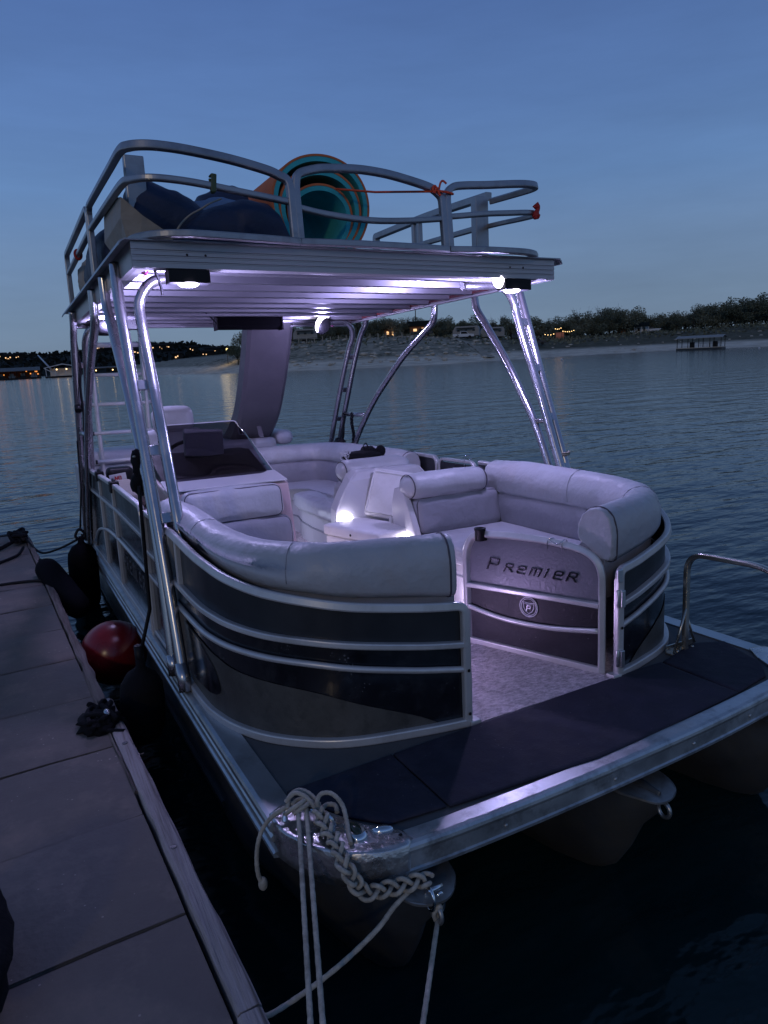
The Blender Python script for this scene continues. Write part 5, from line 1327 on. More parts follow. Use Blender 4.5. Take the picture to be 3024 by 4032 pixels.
# black duffel at the viewer's left foot
bb = thing('duffel_bag', 'black bag standing on the dock at the lower left edge of the view', 'bag', (-2.22, .42, .40))
t = MB(); t.ell((-2.235, .45, .53), (.165, .235, .14), 26, 18, jit=.22, seed=11, sc_=2.1, pw=.8); t.ell((-2.19, .56, .56), (.08, .10, .10), 18, 12, jit=.25, seed=12, sc_=2.2)
t.build('bag_body', M['fabricblk'], bb)
MB().tube(cr([(-2.18, .30, .62), (-2.14, .36, .665), (-2.14, .48, .67), (-2.17, .56, .64)], 6), .010, 6).build('bag_handle', M['fabricblk'], bb)
# ================================================================ far shore
CX, CY = -1.894, -1.589
def PA(az, d, z=0.0): a = R(az); return V3((CX + d * math.sin(a), CY + d * math.cos(a), z))
SH = [(9.0, 236), (10.5, 206), (13.5, 172), (17.2, 150), (21.5, 137.5), (27.3, 131.6), (34.6, 137), (39, 156), (43.3, 174), (49.9, 192), (56.1, 188), (62, 195), (72, 215), (85, 260), (110, 330)]
HP = [(9, .25), (12, 1.4), (14.5, 2.7), (17, 3.7), (20, 5.6), (22, 6.4), (31, 6.4), (34.5, 5.3), (38, 4.6), (42, 3.9), (48, 4.8), (56, 5.4), (75, 7), (110, 9)]
def shore(az): return lerp_tab(SH, az) + 1.6 * noise.noise((az * .9, 0, 0)) + .7 * noise.noise((az * 3.7, 2, 0))
def ground_h(az, dr):
    if dr <= 0: return -.25 + .3 * max(-1, dr / 3)
    hp = lerp_tab(HP, az); x = min(1, dr / 42.0)
    s = .12 * min(1, dr / 9.0) + .88 * (x * x * (3 - 2 * x))
    # terraces worn by the changing lake level
    q = hp * s; st = .55; q = q + .16 * math.sin(2 * PI * q / st) * (1 if 3 < dr < 40 else .3)
    return q + .25 * noise.noise((az * 1.7, dr * .13, 3)) * min(1, dr / 8) + max(0, dr - 60) * .018 + .04 * min(1, dr / 1.5)
def G(az, dr): d = shore(az) + dr; return PA(az, d, ground_h(az, dr))

def ground_mat():
    m, nt, b = new_mat('dry_lake_bank'); N, L = nt.nodes, nt.links
    tc = N.new('ShaderNodeTexCoord'); gz = N.new('ShaderNodeSeparateXYZ'); L.new(tc.outputs['Object'], gz.inputs[0])
    n1 = N.new('ShaderNodeTexNoise'); n1.inputs['Scale'].default_value = .35; n1.inputs['Detail'].default_value = 8; n1.inputs['Roughness'].default_value = .75
    mp = N.new('ShaderNodeMapping'); mp.inputs['Scale'].default_value = (1, 1, 6); L.new(tc.outputs['Object'], mp.inputs[0]); L.new(mp.outputs[0], n1.inputs['Vector'])
    ra = N.new('ShaderNodeValToRGB'); e = ra.color_ramp.elements
    e[0].position = .40; e[0].color = (.15, .145, .105, 1); e[1].position = .66; e[1].color = (.52, .45, .35, 1)
    e2 = e.new(.53); e2.color = (.38, .34, .265, 1)
    L.new(n1.outputs['Fac'], ra.inputs['Fac'])
    # paler, barer strip close to the water
    mr = N.new('ShaderNodeMapRange'); mr.inputs['From Min'].default_value = 1.3; mr.inputs['From Max'].default_value = 2.0; mr.inputs['To Min'].default_value = 1; mr.inputs['To Max'].default_value = 0
    L.new(gz.outputs['Z'], mr.inputs['Value'])
    n2 = N.new('ShaderNodeTexNoise'); n2.inputs['Scale'].default_value = .8; n2.inputs['Detail'].default_value = 6
    mp2 = N.new('ShaderNodeMapping'); mp2.inputs['Scale'].default_value = (.3, .3, 14); L.new(tc.outputs['Object'], mp2.inputs[0]); L.new(mp2.outputs[0], n2.inputs['Vector'])
    r2 = N.new('ShaderNodeValToRGB'); r2.color_ramp.elements[0].position = .35; r2.color_ramp.elements[1].position = .65
    r2.color_ramp.elements[0].color = (.55, .47, .37, 1); r2.color_ramp.elements[1].color = (.86, .77, .63, 1); L.new(n2.outputs['Fac'], r2.inputs['Fac'])
    mx = N.new('ShaderNodeMixRGB'); L.new(mr.outputs['Result'], mx.inputs['Fac']); L.new(ra.outputs['Color'], mx.inputs['Color1']); L.new(r2.outputs['Color'], mx.inputs['Color2'])
    hx = N.new('ShaderNodeMapRange'); hx.inputs['From Min'].default_value = 92; hx.inputs['From Max'].default_value = 116; hx.inputs['To Max'].default_value = .8; L.new(gz.outputs['X'], hx.inputs['Value'])
    hz = N.new('ShaderNodeMapRange'); hz.inputs['From Min'].default_value = 1.2; hz.inputs['From Max'].default_value = 1.9; L.new(gz.outputs['Z'], hz.inputs['Value'])
    hm = N.new('ShaderNodeMath'); hm.operation = 'MULTIPLY'; L.new(hx.outputs['Result'], hm.inputs[0]); L.new(hz.outputs['Result'], hm.inputs[1])
    mg = N.new('ShaderNodeMixRGB'); mg.inputs['Color2'].default_value = (.085, .085, .058, 1); L.new(hm.outputs[0], mg.inputs['Fac']); L.new(mx.outputs['Color'], mg.inputs['Color1'])
    L.new(mg.outputs['Color'], b.inputs['Base Color']); b.inputs['Roughness'].default_value = 1; b.inputs['Specular IOR Level'].default_value = .1
    bp = N.new('ShaderNodeBump'); bp.inputs['Distance'].default_value = .5; bp.inputs['Strength'].default_value = .8; L.new(n1.outputs['Fac'], bp.inputs['Height']); L.new(bp.outputs[0], b.inputs['Normal'])
    return m
M['bank'] = ground_mat()
azs = [9 + .4 * i for i in range(253)]
drs = [-6, -2, 0, 1.5, 3, 5, 7, 9, 11, 13, 15, 17, 19, 21, 23, 25, 28, 31, 35, 40, 46, 55, 70, 100, 160, 320]
t = MB(); nd = len(drs)
t.add([G(a, d) for a in azs for d in drs], [(i * nd + j, (i + 1) * nd + j, (i + 1) * nd + j + 1, i * nd + j + 1) for i in range(len(azs) - 1) for j in range(nd - 1)], True)
tag(t.build('shore_ground', M['bank'], merge=0), kind='structure')
# pale track down the bank, laid on the ground
t = MB(); rings = []
for k in range(30):
    f_ = k / 29; az = 33.2 + 3.4 * f_ + .5 * math.sin(f_ * 4); dr = 36 - 30 * f_; p = G(az, dr); q = G(az + .35 + .5 * f_, dr - .5)
    rings.append([p + V3((0, 0, .12)), q + V3((0, 0, .12))])
M['track'] = pm('pale_track', (.36, .32, .26), 1, 0, .2, .6, spec=.1)
t.rings(rings, False, False); tag(t.build('dirt_track', M['track'], merge=0), kind='structure')

# ---- far hill on the left
HR = [(-30, 1.1), (-12, 1.2), (.7, 1.28), (4, 1.32), (6, 1.45), (8.3, 1.74), (10.5, 1.84), (12.9, 1.66), (16, 1.22), (20, .95), (26, .8), (40, .6)]
def hill_h(az, d):
    top = 2.08 + 800 * math.tan(R(lerp_tab(HR, az) - .10)); x = max(0, min(1, (d - 430) / 370))
    return -1 + (top + 1) * (x ** .8) * (1 if d < 820 else max(.2, 1 - (d - 820) / 900)) + 2.2 * noise.noise((az * .6, d * .012, 2)) * min(1, x * 3)
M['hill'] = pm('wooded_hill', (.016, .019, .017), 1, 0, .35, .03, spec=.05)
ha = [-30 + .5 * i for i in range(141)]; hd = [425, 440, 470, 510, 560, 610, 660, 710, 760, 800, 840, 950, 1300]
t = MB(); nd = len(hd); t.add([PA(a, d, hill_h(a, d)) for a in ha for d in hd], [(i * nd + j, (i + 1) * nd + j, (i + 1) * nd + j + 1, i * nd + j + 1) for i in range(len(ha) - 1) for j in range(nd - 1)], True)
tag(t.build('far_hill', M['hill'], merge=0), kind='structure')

def leaf_mat(name, c, var=.4):
    m = pm(name, c, .9, 0, var, .9, spec=.15); return m
M['leaf1'] = leaf_mat('dark_oak_leaves', (.115, .125, .085)); M['leaf2'] = leaf_mat('dull_green_leaves', (.16, .165, .115)); M['leaf3'] = leaf_mat('brown_twigs', (.11, .095, .075)); M['bark'] = pm('bark', (.045, .038, .032), .95, spec=.1)
def tufts(mb, pts, sz, rn):
    for p in pts:
        n = V3((rn.gauss(0, 1), rn.gauss(0, 1), rn.gauss(0, 1))).normalized(); a = n.orthogonal().normalized(); b = n.cross(a); s1 = sz * rn.uniform(.5, 1.25); s2 = sz * rn.uniform(.35, .9); th = rn.uniform(0, 2 * PI)
        a, b = a * math.cos(th) + b * math.sin(th), b * math.cos(th) - a * math.sin(th)
        mb.add([p + a * s1, p + b * s2, p - a * s1 * .8, p - b * s2], [(0, 1, 2, 3)], False)
    return mb
rn = random.Random(21); t = MB()
pts = []
for _ in range(5200):
    az = rn.uniform(-14, 24); d = rn.uniform(440, 830) if rn.random() < .6 else rn.uniform(770, 815)
    pts.append(PA(az, d, hill_h(az, d) + rn.uniform(0, 3.2) * rn.random()))
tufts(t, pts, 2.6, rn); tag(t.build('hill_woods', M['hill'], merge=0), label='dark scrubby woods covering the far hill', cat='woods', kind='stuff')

# ---- trees of the near peninsula: a few kinds, copied one by one
def proto_tree(seed, h, wd, kind, mat, n=1700):
    rn = random.Random(seed)
    tr = thing('oak_tree' if kind != 'bare' else 'bare_tree', 'x', 'tree', (0, 0, 0))
    t = MB(); th = h * (.34 if kind != 'bare' else .3)
    t.tube(cr([(0, 0, -.3), (rn.uniform(-.1, .1), .1, th * .5), (rn.uniform(-.25, .25), rn.uniform(-.2, .2), th)], 4), [.16, .15, .14, .13, .12, .11, .10, .09, .09][:9], 6)
    lobes = []
    for k in range(7 if kind != 'bare' else 9):
        a = 2 * PI * k / 7 + rn.uniform(-.4, .4); rr_ = wd * rn.uniform(.15, .42); zz = h * rn.uniform(.30, .88)
        c = V3((rr_ * math.cos(a), rr_ * math.sin(a), zz)); lobes.append((c, rn.uniform(.16, .27) * wd))
        t.tube(cr([(0, 0, th * .75), (c.x * .5, c.y * .5, (th + zz) * .5), tuple(c)], 4), [.07 - .005 * q for q in range(9)], 5)
        if kind == 'bare':
            for _ in range(9):
                e = c + V3((rn.gauss(0, .9), rn.gauss(0, .9), abs(rn.gauss(.5, .6)))); t.tube([c.lerp(V3((0, 0, th)), rn.uniform(0, .5)), e], [.035, .012], 4)
    t.build('trunk', M['bark'], tr, merge=0)
    pts = []
    for k in range(n):
        c, r_ = rn.choice(lobes); d = V3((rn.gauss(0, 1), rn.gauss(0, 1), rn.gauss(0, .8))).normalized() * r_ * (rn.random() ** .4)
        pts.append(c + d)
    mb = tufts(MB(), pts, .20 if kind != 'bare' else .13, rn); mb.build('crown', M[mat], tr, merge=0)
    return tr
protos = [(proto_tree(1, 6.5, 6.4, 'oak', 'leaf1'), 'dark round-headed oak in the tree line along the far shore'), (proto_tree(2, 6.8, 5.6, 'oak', 'leaf1'), 'dark narrow oak in the tree line along the far shore'),
          (proto_tree(3, 6.2, 6.8, 'oak', 'leaf2'), 'dull green spreading tree in the tree line along the far shore'), (proto_tree(4, 7.2, 5.2, 'oak', 'leaf2'), 'dull green upright tree in the tree line along the far shore'),
          (proto_tree(5, 7.0, 5.6, 'bare', 'leaf3', 320), 'half bare brown tree in the tree line along the far shore')]
HT = [(16, 4.2), (20, 5.0), (24, 5.2), (28, 4.9), (31, 4.9), (34, 5.4), (38, 6.1), (42, 7.4), (45, 8.6), (46.3, 8.8), (48, 6.4), (50, 5.4), (52, 7.6), (56, 8.8), (64, 9)]
rn = random.Random(8); used = [False] * 5
spots = []
for row, (d0, d1) in enumerate(((43, 50), (52, 62), (64, 80))):
    az = 20.3 + row * .4
    while az < 60.5:
        spots.append((az + rn.uniform(-.25, .25), rn.uniform(d0, d1), row)); az += rn.uniform(.62, 1.05)
clear = [(22.3, 1.2), (34.5, 1.2), (36.8, .9), (39.2, .8), (41.9, 1.3), (47.7, .9), (31.3, .8)]
for az, dr, row in spots:
    if row == 0 and any(abs(az - c) < w_ for c, w_ in clear): continue
    k = rn.choices(range(5), [3, 3, 2, 2, 1.4 if az < 30 or 44 < az < 50 else .5])[0]
    pr, lab = protos[k]; o = pr if not used[k] else copy_tree(pr); used[k] = True
    o.location = G(az, dr); s_ = lerp_tab(HT, az) / 6.6 * rn.uniform(.82, 1.12) * (1 if row else .92)
    o.scale = (s_ * rn.uniform(.95, 1.25), s_ * rn.uniform(.95, 1.25), s_); o.rotation_euler = (0, 0, rn.uniform(0, 6.28))
    tag(o, lab, 'tree', 'trees along the far shore')
for az, dr, s_ in ((17.05, 17, .86), (17.55, 21, .95), (18.1, 25, .9), (18.7, 28, .9), (19.4, 30, .9)):
    o = copy_tree(protos[0][0] if az != 17.55 else protos[2][0]); o.location = G(az, dr); o.scale = (s_ * 1.1, s_ * 1.1, s_); o.rotation_euler = (0, 0, az); tag(o, 'dark tree at the tip of the far point beside the street lamp', 'tree', 'trees at the tip of the point')
t = MB(); pts = []
for _ in range(24000):
    az = rn.uniform(20.3, 62); dr = rn.uniform(58, 92); p = G(az, dr); ht_ = lerp_tab(HT, az) * (.74 + .16 * noise.noise((az * 1.3, 0, 0)) + .12 * noise.noise((az * 4.1, 5, 0)))
    p.z += ht_ * rn.random() ** .8; pts.append(p)
tufts(t, pts, .38, rn); tag(t.build('far_wood', M['leaf1'], merge=0), label='dense dark wood filling the gaps behind the far shore trees', cat='wood', kind='stuff')
# undergrowth and rubble that nobody could count
t = MB(); pts = []
for _ in range(5000):
    az = rn.uniform(17.5, 62); dr = rn.uniform(40, 84) if rn.random() < .55 else rn.uniform(24, 46)
    if rn.random() < .75 and dr < 42 and az < 40: continue
    p = G(az, dr); p.z += rn.random() ** 2 * (3.4 if dr > 48 else .8); pts.append(p)
tufts(t, pts, .55, rn); tag(t.build('undergrowth', M['leaf2'], merge=0), label='low dark scrub between the trees and down the bank', cat='scrub', kind='stuff')
M['rock'] = pm('limestone_rubble', (.50, .45, .38), .95, 0, .3, .7, spec=.1)
t = MB()
for _ in range(650):
    az = rn.uniform(18.5, 58); dr = rn.uniform(4, 40); p = G(az, dr); s_ = rn.uniform(.15, .5) * (1.9 if rn.random() < .08 else 1)
    if az > 37 and rn.random() < .8: continue
    if 29 < az < 36 and 5 < dr < 14: s_ *= 1.3
    t.ell(p + V3((0, 0, s_ * .2)), (s_ * rn.uniform(.8, 2.0), s_, s_ * .5), 6, 4, jit=.3, seed=rn.randint(0, 99))
tag(t.build('bank_rubble', M['rock'], merge=0), label='pale broken limestone scattered over the terraced bank', cat='rubble', kind='stuff')

# ---- small things on the far shore
def face(az): return Matrix.Rotation(-R(az), 3, 'Z')      # local +y points away from the viewer
def at(az, dr, x=0, y=0, z=0): return G(az, dr) + face(az) @ V3((x, y, 0)) + V3((0, 0, z))
M['offwhite'] = pm('dull_white', (.30, .29, .28), .6)
def rv(az, dr, ln, lab, seed):
    v = thing('camper_trailer', lab, 'camper', G(az, dr), group='camper trailers parked under the far trees'); f_ = face(az + seed * 9)
    b0 = G(az, dr)
    t = MB(); pr = [(-ln / 2, .6), (ln / 2, .6), (ln / 2, 2.2), (ln / 2 - .3, 2.9), (-ln / 2 + .7, 2.95), (-ln / 2, 2.0)]
    t.prism([b0 + f_ @ V3((x, -1.1, z)) for x, z in pr], f_ @ V3((0, 1, 0)), 2.2); t.build('trailer_body', M['offwhite'], v, bevel=.08)
    for x in (-ln * .28, .05, ln * .3): MB().box(b0 + f_ @ V3((x, -1.12, 1.9)), (.6, .05, .42), f_).build('trailer_window', M['charcoal'], v)
    for x in (-.5, .45): MB().cyl(b0 + f_ @ V3((x, -1.05, .35)), b0 + f_ @ V3((x, -.8, .35)), .36, n=12).build('wheel', M['blk'], v)
    MB().box(b0 + f_ @ V3((.0, -1.9, 2.5)), (ln * .7, 1.6, .06), f_).build('awning', M['charcoal'], v)
rv(22.35, 36, 5.6, 'cream camper trailer behind the fence left of the arch legs', 0); rv(34.9, 41, 6.4, 'white camper trailer with awning behind the white pickup', 1); rv(36.85, 41, 6.0, 'white camper trailer right of the white pickup', -1); rv(39.1, 46, 5.5, 'small pale camper half hidden in trees behind the arch legs', 1)
def car(az, dr, kind, mat, lab, turn=80):
    c = thing('pickup_truck' if kind == 'pickup' else 'parked_car', lab, 'truck' if kind == 'pickup' else 'car', G(az, dr)); f_ = face(az + turn - 90); b0 = G(az, dr)
    pr = [(-2.5, .45), (2.5, .45), (2.5, 1.0), (1.3, 1.08), (.75, 1.7), (-.55, 1.75), (-.8, 1.12), (-2.5, 1.12)] if kind == 'pickup' else [(-2.3, .4), (2.3, .4), (2.3, .95), (1.3, 1.05), (.6, 1.6), (-1.6, 1.62), (-2.25, 1.1)]
    t = MB(); t.prism([b0 + f_ @ V3((x, -.9, z)) for x, z in pr], f_ @ V3((0, 1, 0)), 1.8); t.build('car_body', mat, c, bevel=.06)
    MB().prism([b0 + f_ @ V3((x, -.905, z)) for x, z in [(1.1, 1.1), (.68, 1.62), (-.5, 1.66), (-.55, 1.12)]], f_ @ V3((0, 1, 0)), 1.81).build('car_window', M['blk'], c)
    for x in (-1.5, 1.5): MB().cyl(b0 + f_ @ V3((x, -.93, .36)), b0 + f_ @ V3((x, -.7, .36)), .37, n=14).build('wheel', M['blk'], c)
car(34.65, 36, 'pickup', M['white'], 'white pickup truck parked before a camper on the far shore', 90)
car(31.45, 37, 'pickup', M['charcoal'], 'dark pickup parked in front of the orange-lit cabin', 95)
car(40.2, 24, 'car', M['charcoal'], 'dark grey car parked on the bank below the string lights', 92)
boatp = thing('white_boat', 'small white boat on a trailer beside the hut on the far shore', 'boat', G(48.6, 46)); b0 = G(48.6, 46); f_ = face(48.6)
MB().prism([b0 + f_ @ V3((x, -.9, z)) for x, z in [(-1.9, .6), (1.6, .6), (2.3, 1.3), (-2.0, 1.3)]], f_ @ V3((0, 1, 0)), 1.8).build('boat_hull', M['white'], boatp, bevel=.05)
MB().box(b0 + f_ @ V3((-.3, 0, 1.6)), (1.0, 1.2, .5), f_).build('boat_cover', M['charcoal'], boatp)

def house(az, dr, wd, hh, lab, name='hut', wall='white', roofm='hill', lit=False, porch=False, group=None):
    b0 = G(az, dr); f_ = face(az); h = thing(name, lab, name, b0, group=group)
    MB().box(b0 + f_ @ V3((0, wd * .35, hh / 2 - .2)), (wd, wd * .7, hh + .4), f_).build('wall', M[wall], h)
    e = .4; t = MB(); y0, y1 = -e - (1.6 if porch else 0), wd * .7 + e; q = [(y0, hh - (.2 if porch else 0)), (wd * .35, hh + wd * .26), (y1, hh), (y1, hh + .12), (wd * .35, hh + wd * .26 + .14), (y0, hh + .12 - (.2 if porch else 0))]
    t.prism([b0 + f_ @ V3((-wd / 2 - e, y, z)) for y, z in q], f_ @ V3((1, 0, 0)), wd + 2 * e); t.build('roof', M[roofm], h)
    MB().box(b0 + f_ @ V3((-wd * .22, -.03, hh * .55)), (wd * .18, .06, hh * .4), f_).build('window', M['window'] if lit else M['blk'], h)
    MB().box(b0 + f_ @ V3((wd * .2, -.03, hh * .42)), (wd * .16, .06, hh * .8), f_).build('door', M['window'] if lit else M['charcoal'], h)
    if porch:
        for x in (-wd / 2 - .2, 0, wd / 2 + .2): MB().box(b0 + f_ @ V3((x, -1.7, hh / 2 - .1)), (.16, .16, hh - .1), f_).build('porch_post', M['white'], h)
    return h
M['brownwall'] = pm('brown_boards', (.20, .10, .05), .9, 0, .2, 2)
house(47.8, 48, 3.6, 2.3, 'white hut with a porch on the far bank right of the arch legs', 'hut', 'white', 'hill', False, True)
house(46.4, 50, 2.6, 1.9, 'small plain shed left of the white porch hut', 'shed', 'brownwall', 'hill')
house(31.25, 44, 4.6, 2.2, 'low cabin glowing orange behind a dark pickup', 'cabin', 'brownwall', 'hill', True)
house(29.0, 46, 3.0, 1.8, 'little orange-lit shelter among the trees left of the cabin', 'shelter', 'brownwall', 'hill', True)
lamp('cabin_lamp', G(31.25, 41) + V3((0, 0, 2.0)), 22, (1, .42, .12), 1.0, WORLD); lamp('shelter_lamp', G(29.0, 43) + V3((0, 0, 1.8)), 16, (1, .42, .12), .8, WORLD)
# post fence with rails, and utility poles
fe = thing('post_fence', 'low post and rail fence along the top of the far bank', 'fence', G(22, 33))
for k in range(15):
    az = 21.2 + k * .62; MB().box(G(az, 33) + V3((0, 0, .55)), (.18, .18, 1.3)).build('fence_post', M['track'], fe)
for hgt in (.5, 1.0): MB().tube([G(21.2 + .31 * k, 33) + V3((0, 0, hgt)) for k in range(30)], .045, 5).build('fence_rail', M['bark'], fe)
for az, dr, h, lab in ((26.7, 44, 8.0, 'plain utility pole in the trees left of the braced arch leg'), (31.0, 48, 9.0, 'tall utility pole above the orange-lit cabin'), (51.3, 44, 5.5, 'grey pole at the foot of the wooded slope behind the floating dock')):
    u = thing('utility_pole', lab, 'pole', G(az, dr)); MB().cyl(G(az, dr) - V3((0, 0, .3)), G(az, dr) + V3((0, 0, h)), .13, .10, 8).build('pole', M['bark'], u)
    MB().box(G(az, dr) + V3((0, 0, h - .6)), (1.4, .12, .12), face(az)).build('crossarm', M['bark'], u)
# string lights over a patio
sl_ = thing('string_lights', 'warm string lights glowing over a patio under the dark trees', 'string lights', G(41.9, 40))
for (a0, d0, a1, d1, h, nb) in ((40.75, 38, 41.6, 40, 1.7, 4), (41.55, 40, 42.1, 43, 3.2, 4), (42.1, 40, 43.05, 42, 2.5, 6)):
    A_ = G(a0, d0) + V3((0, 0, h)); B_ = G(a1, d1) + V3((0, 0, h + .2)); pl = [A_.lerp(B_, k / 8) - V3((0, 0, .35 * 4 * (k / 8) * (1 - k / 8))) for k in range(9)]
    MB().tube(pl, .012, 4).build('light_wire', M['blk'], sl_)
    for k in range(nb):
        f_ = (k + .5) / nb; p = A_.lerp(B_, f_) - V3((0, 0, .35 * 4 * f_ * (1 - f_) + .1)); MB().ell(p, (.085, .085, .10), 8, 6).build('bulb', M['warm'], sl_)
    MB().cyl(A_ - V3((0, 0, h + .5)), A_ + V3((0, 0, .2)), .06, n=6).build('light_post', M['bark'], sl_)
lamp('patio_lamp', G(41.9, 39) + V3((0, 0, 2.2)), 22, (1, .55, .18), 1.2, WORLD)
pt = thing('patio_tent', 'orange-lit patio table and canopy beneath the string lights', 'canopy', G(41.95, 42))
MB().box(G(41.95, 43) + V3((0, 0, 1.2)), (2.2, .1, 1.6), face(41.9)).build('canopy_side', M['salmon'], pt); MB().box(G(42.0, 41) + V3((0, 0, .8)), (2.4, 1.2, .1), face(41.9)).build('table_top', M['brownwall'], pt)
for x in (-1, 1): MB().box(at(42.0, 41, x, 0, .35), (.12, .12, .9)).build('table_leg', M['bark'], pt)
# street lamp on the point
stl = thing('street_lamp', 'bright yellow street lamp on the dark point left of the water slide', 'street lamp', G(16.3, 20)); b0 = G(16.3, 20); lh = 2.08 + (shore(16.3) + 20) * math.tan(R(1.03)) - b0.z
MB().cyl(b0 - V3((0, 0, .3)), b0 + V3((0, 0, lh)), .07, .05, 8).build('lamp_post', M['bark'], stl)
MB().ell(b0 + V3((0, 0, lh + .12)), (.26, .26, .26), 12, 8).build('lamp_globe', em('street_globe', (1, .72, .26), 6), stl)
lamp('street_light', b0 + V3((0, -.6, lh - .25)), 210, (1, .70, .26), 2.2, WORLD)

# ---- covered floating dock on the right
fd = thing('covered_dock', 'roofed floating swim dock with thin posts moored off the right bank', 'floating dock', PA(51.85, 181, 0)); b0 = PA(51.85, 181, 0); f_ = face(51.85 + 12)
def fp_(x, y, z): return b0 + f_ @ V3((x, y, 0)) + V3((0, 0, z))
MB().box(fp_(0, 0, .22), (9.6, 4.6, .42), f_).build('dock_float', M['charcoal'], fd); MB().box(fp_(0, 0, .47), (9.8, 4.8, .10), f_).build('dock_deck', M['bank'], fd)
MB().prism([fp_(-5.0, y, z) for y, z in [(-2.7, 2.55), (0, 3.05), (2.7, 2.6), (2.7, 2.68), (0, 3.16), (-2.7, 2.66)]], f_ @ V3((1, 0, 0)), 10.0).build('roof', pm('pale_metal_roof', (.30, .29, .27), .7), fd)
for x in (-4.6, -2.3, 0, 2.3, 4.6):
    for y in (-2.2, 2.2): MB().box(fp_(x, y, 1.5), (.13, .13, 2.2), f_).build('roof_post', M['bark'], fd)
for x in (-2.0, 2.9): MB().box(fp_(x, .6, 1.1), (.9, .9, 1.3), f_).build('storage_box', M['blk'], fd)
t = MB()
for k in range(15): t.box(fp_(.4 + .3 * k, -2.25, .95), (.04, .04, .9), f_)
t.box(fp_(2.5, -2.25, 1.38), (4.6, .05, .06), f_); t.build('hand_rail', M['bark'], fd)

M['dullroof'] = pm('dull_marina_roof', (.10, .10, .10), .8)
# ---- marina on the left
mr_ = thing('marina_shed', 'long low covered marina dock glowing orange at the left edge', 'marina', PA(0, 305, 0))
def mp_x(az, d, z): return PA(az, d, z)
t = MB(); t.rings([[mp_x(a, 300, 2.9), mp_x(a, 330, 4.3), mp_x(a, 330, 4.5), mp_x(a, 300, 3.1)] for a in (-6, -3, 0, 3.05)], True, True, smooth=False); t.build('roof', M['dullroof'], mr_)
t = MB(); t.rings([[mp_x(a, 299, -.2), mp_x(a, 332, -.2), mp_x(a, 332, .5), mp_x(a, 299, .5)] for a in (-6, -3, 0, 3.05)], True, True, smooth=False); t.build('dock_float', M['darkframe'], mr_)
MB().add([mp_x(-6, 328, .5), mp_x(3.0, 328, .5), mp_x(3.0, 328, 3.6), mp_x(-6, 328, 3.6)], [(0, 1, 2, 3)], False).build('back_wall', M['brownwall'], mr_)
for k in range(24): MB().box(mp_x(-5.7 + .38 * k, 301, 1.7), (.22, .22, 2.6)).build('roof_post', M['bark'], mr_)
rn = random.Random(31)
for k in range(26):
    a = rn.uniform(-5.5, 2.9); MB().ell(mp_x(a, 312 + rn.uniform(-6, 10), rn.uniform(1.6, 2.9)), (.28, .28, .28), 8, 6).build('dock_lamp', M['orange_glow'], mr_)
for a in (-4.5, -2.2, 0.2, 2.0): lamp('marina_lamp', mp_x(a, 316, 2.6), 60, (1, .36, .08), 2.4, WORLD)
for k, a in enumerate((-5.2, -4.3, -3.1, -2.2, -1.2, -.3, .5, 1.2, 1.9, 2.6)):
    bt = thing('moored_boat', 'small boat berthed under the orange-lit marina roof', 'boat', mp_x(a, 306, .3), group='boats berthed in the marina'); c = mp_x(a, 306, .9)
    MB().prism([c + V3((x, 0, z)) for x, z in [(-.9, -.6), (.9, -.6), (1.2, .35), (-1.2, .35)]], (0, 1, 0), 6).build('hull', M['white'] if k % 2 else M['charcoal'], bt, bevel=.1); MB().box(c + V3((0, 2.5, .8)), (1.4, 2.4, .9)).build('cabin', M['white'], bt)
mh = thing('marina_house', 'white two-lamp marina building with a gable roof on the water', 'marina building', PA(4.4, 292, 0))
def mh_(x, y, z): return PA(4.4, 292, 0) + face(4.4) @ V3((x, y, 0)) + V3((0, 0, z))
F4 = face(4.4)
MB().box(mh_(0, 0, .25), (11, 8, .6), F4).build('float', M['darkframe'], mh); MB().box(mh_(.6, 2.6, 1.9), (8.6, 3, 2.7), F4).build('wall', M['white'], mh)
MB().prism([mh_(x, -4, z) for x, z in [(-5.6, 3.4), (0.6, 4.6), (6.2, 3.6), (6.2, 3.8), (.6, 4.9), (-5.6, 3.6)]], F4 @ V3((0, 1, 0)), 8.2).build('roof', M['white'], mh)
for x in (-5, -2, 1.5, 5.5): MB().box(mh_(x, -3.8, 1.9), (.2, .2, 3.2), F4).build('roof_post', M['white'], mh)
for x in (-1.4, 1.9):
    MB().ell(mh_(x, -1.5, 2.9), (.26, .26, .26), 10, 8).build('porch_lamp', em('porch_bulb', (1, .66, .3), 3.5), mh); lamp('porch_light', mh_(x, -2.2, 2.7), 8, (1, .6, .26), 1.2, WORLD)
t = MB(); t.rings([[mh_(-5.4, -4, 3.2), mh_(-5.4, -3, 3.2), mh_(-5.4, -3, 3.5), mh_(-5.4, -4, 3.5)], [mh_(-1.2, -4, .9), mh_(-1.2, -3, .9), mh_(-1.2, -3, 1.2), mh_(-1.2, -4, 1.2)]], True, True, smooth=False); t.build('stair', M['white'], mh)
gw = thing('gangway', 'thin pale gangway slanting up the hill from the marina', 'gangway', PA(3.5, 300, 3)); MB().tube([PA(3.75, 300, 3.2), PA(3.05, 420, 10.8)], .35, 5).build('gangway_span', M['fascia'], gw)
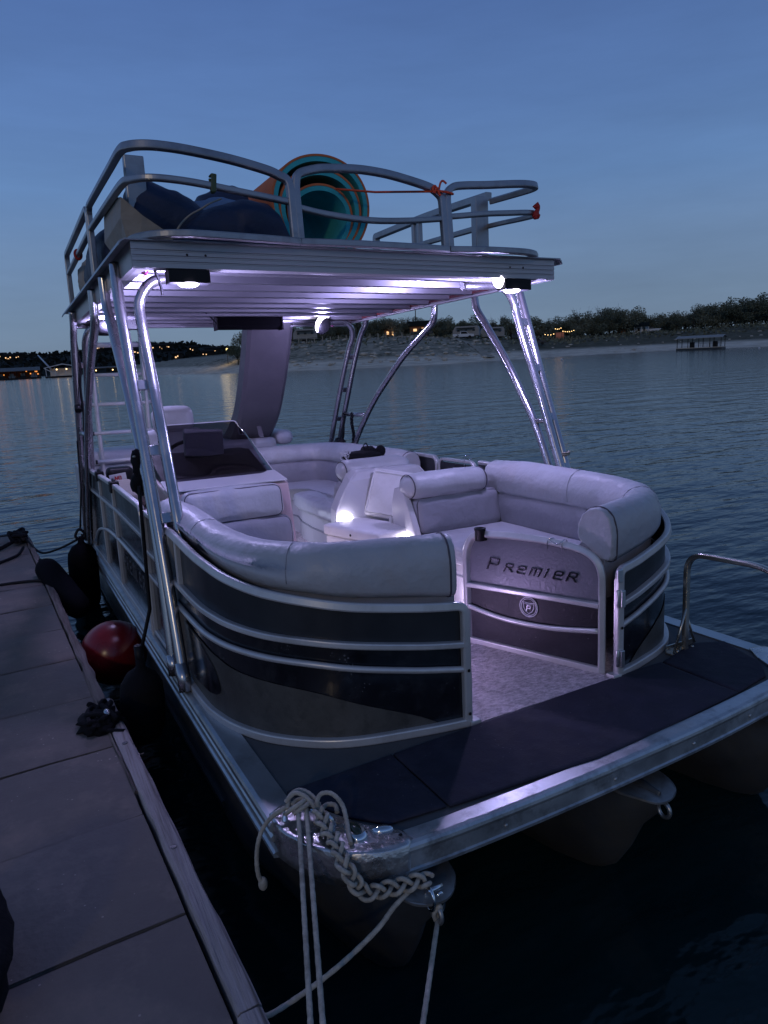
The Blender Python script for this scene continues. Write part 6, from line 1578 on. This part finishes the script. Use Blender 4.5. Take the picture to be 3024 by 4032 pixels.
# low docks farther along the left bank
ld2 = thing('marina_shed', 'low flat-roofed boat shed far left behind the deck ladder', 'marina', PA(8, 330, 0))
t = MB(); t.rings([[PA(a, 330, 2.6), PA(a, 345, 3.0), PA(a, 345, 3.3), PA(a, 330, 2.9)] for a in (6.2, 7.5, 9.0)], True, True, smooth=False); t.build('roof', M['dullroof'], ld2)
t = MB(); t.rings([[PA(a, 330, -.1), PA(a, 345, -.1), PA(a, 345, .5), PA(a, 330, .5)] for a in (6.2, 7.5, 9.4)], True, True, smooth=False); t.build('dock_float', M['darkframe'], ld2)
for a in (6.3, 6.9, 7.5, 8.1, 8.7): MB().box(PA(a, 331, 1.5), (.25, .25, 2.4)).build('roof_post', M['bark'], ld2)
for a in (6.75, 7.9, 9.2): MB().ell(PA(a, 329, 1.8), (.26, .26, .26), 8, 6).build('dock_lamp', M['warm'], ld2)
M['darkboards'] = pm('dark_boards', (.02, .02, .02), .95, spec=.1)
# houses with lit windows on the hill
HH = [(.7, 1.26), (1.2, 1.12), (1.85, 1.18), (-.2, 1.2), (7.2, 1.52), (7.7, 1.60), (9.9, 1.15), (11.0, 1.42), (11.6, 1.40), (12.1, 1.46), (12.7, .72), (13.85, 1.17), (14.9, 1.02), (15.5, 1.0), (14.85, .78)]
rn = random.Random(77)
for k, (az, el) in enumerate(HH):
    lo_, hi_ = 450, 815
    for _ in range(24):
        md = (lo_ + hi_) / 2
        if math.degrees(math.atan2(hill_h(az, md) + 3 - 2.08, md)) < el: lo_ = md
        else: hi_ = md
    d = lo_; z = hill_h(az, d); wd = rn.uniform(5, 9); b0 = PA(az, d, z); F_ = face(az)
    h = thing('hill_house', 'house with lit windows among the woods on the far hill', 'house', b0, group='lit houses on the far hill')
    MB().box(b0 + V3((0, 0, 2.2)), (wd, 5, 5), F_).build('wall', M['darkboards'], h)
    MB().prism([b0 + F_ @ V3((-wd / 2 - .5, y, 0)) + V3((0, 0, zz)) for y, zz in [(-3.2, 4.6), (0, 6.0), (3.2, 4.6)]], F_ @ V3((1, 0, 0)), wd + 1).build('roof', M['darkboards'], h)
    for q in range(rn.randint(1, 3)):
        MB().box(b0 + F_ @ V3((-wd / 2 + wd * (q + .5) / 4, -2.55, 0)) + V3((0, 0, 2.7 + rn.uniform(-.6, .6))), (rn.uniform(.5, 1.2), .1, rn.uniform(.5, 1.0)), F_).build('window', M['window'], h)
# the channel buoys
for az, d, lab in ((42.1, 118, 'tiny white float on the water before the far beach'), (55.6, 150, 'tiny white float on the water at the right edge')):
    b = thing('channel_float', lab, 'float', PA(az, d, 0)); MB().ell(PA(az, d, .12), (.2, .2, .22), 10, 8).build('float_ball', M['white'], b)

bpy.context.view_layer.update()
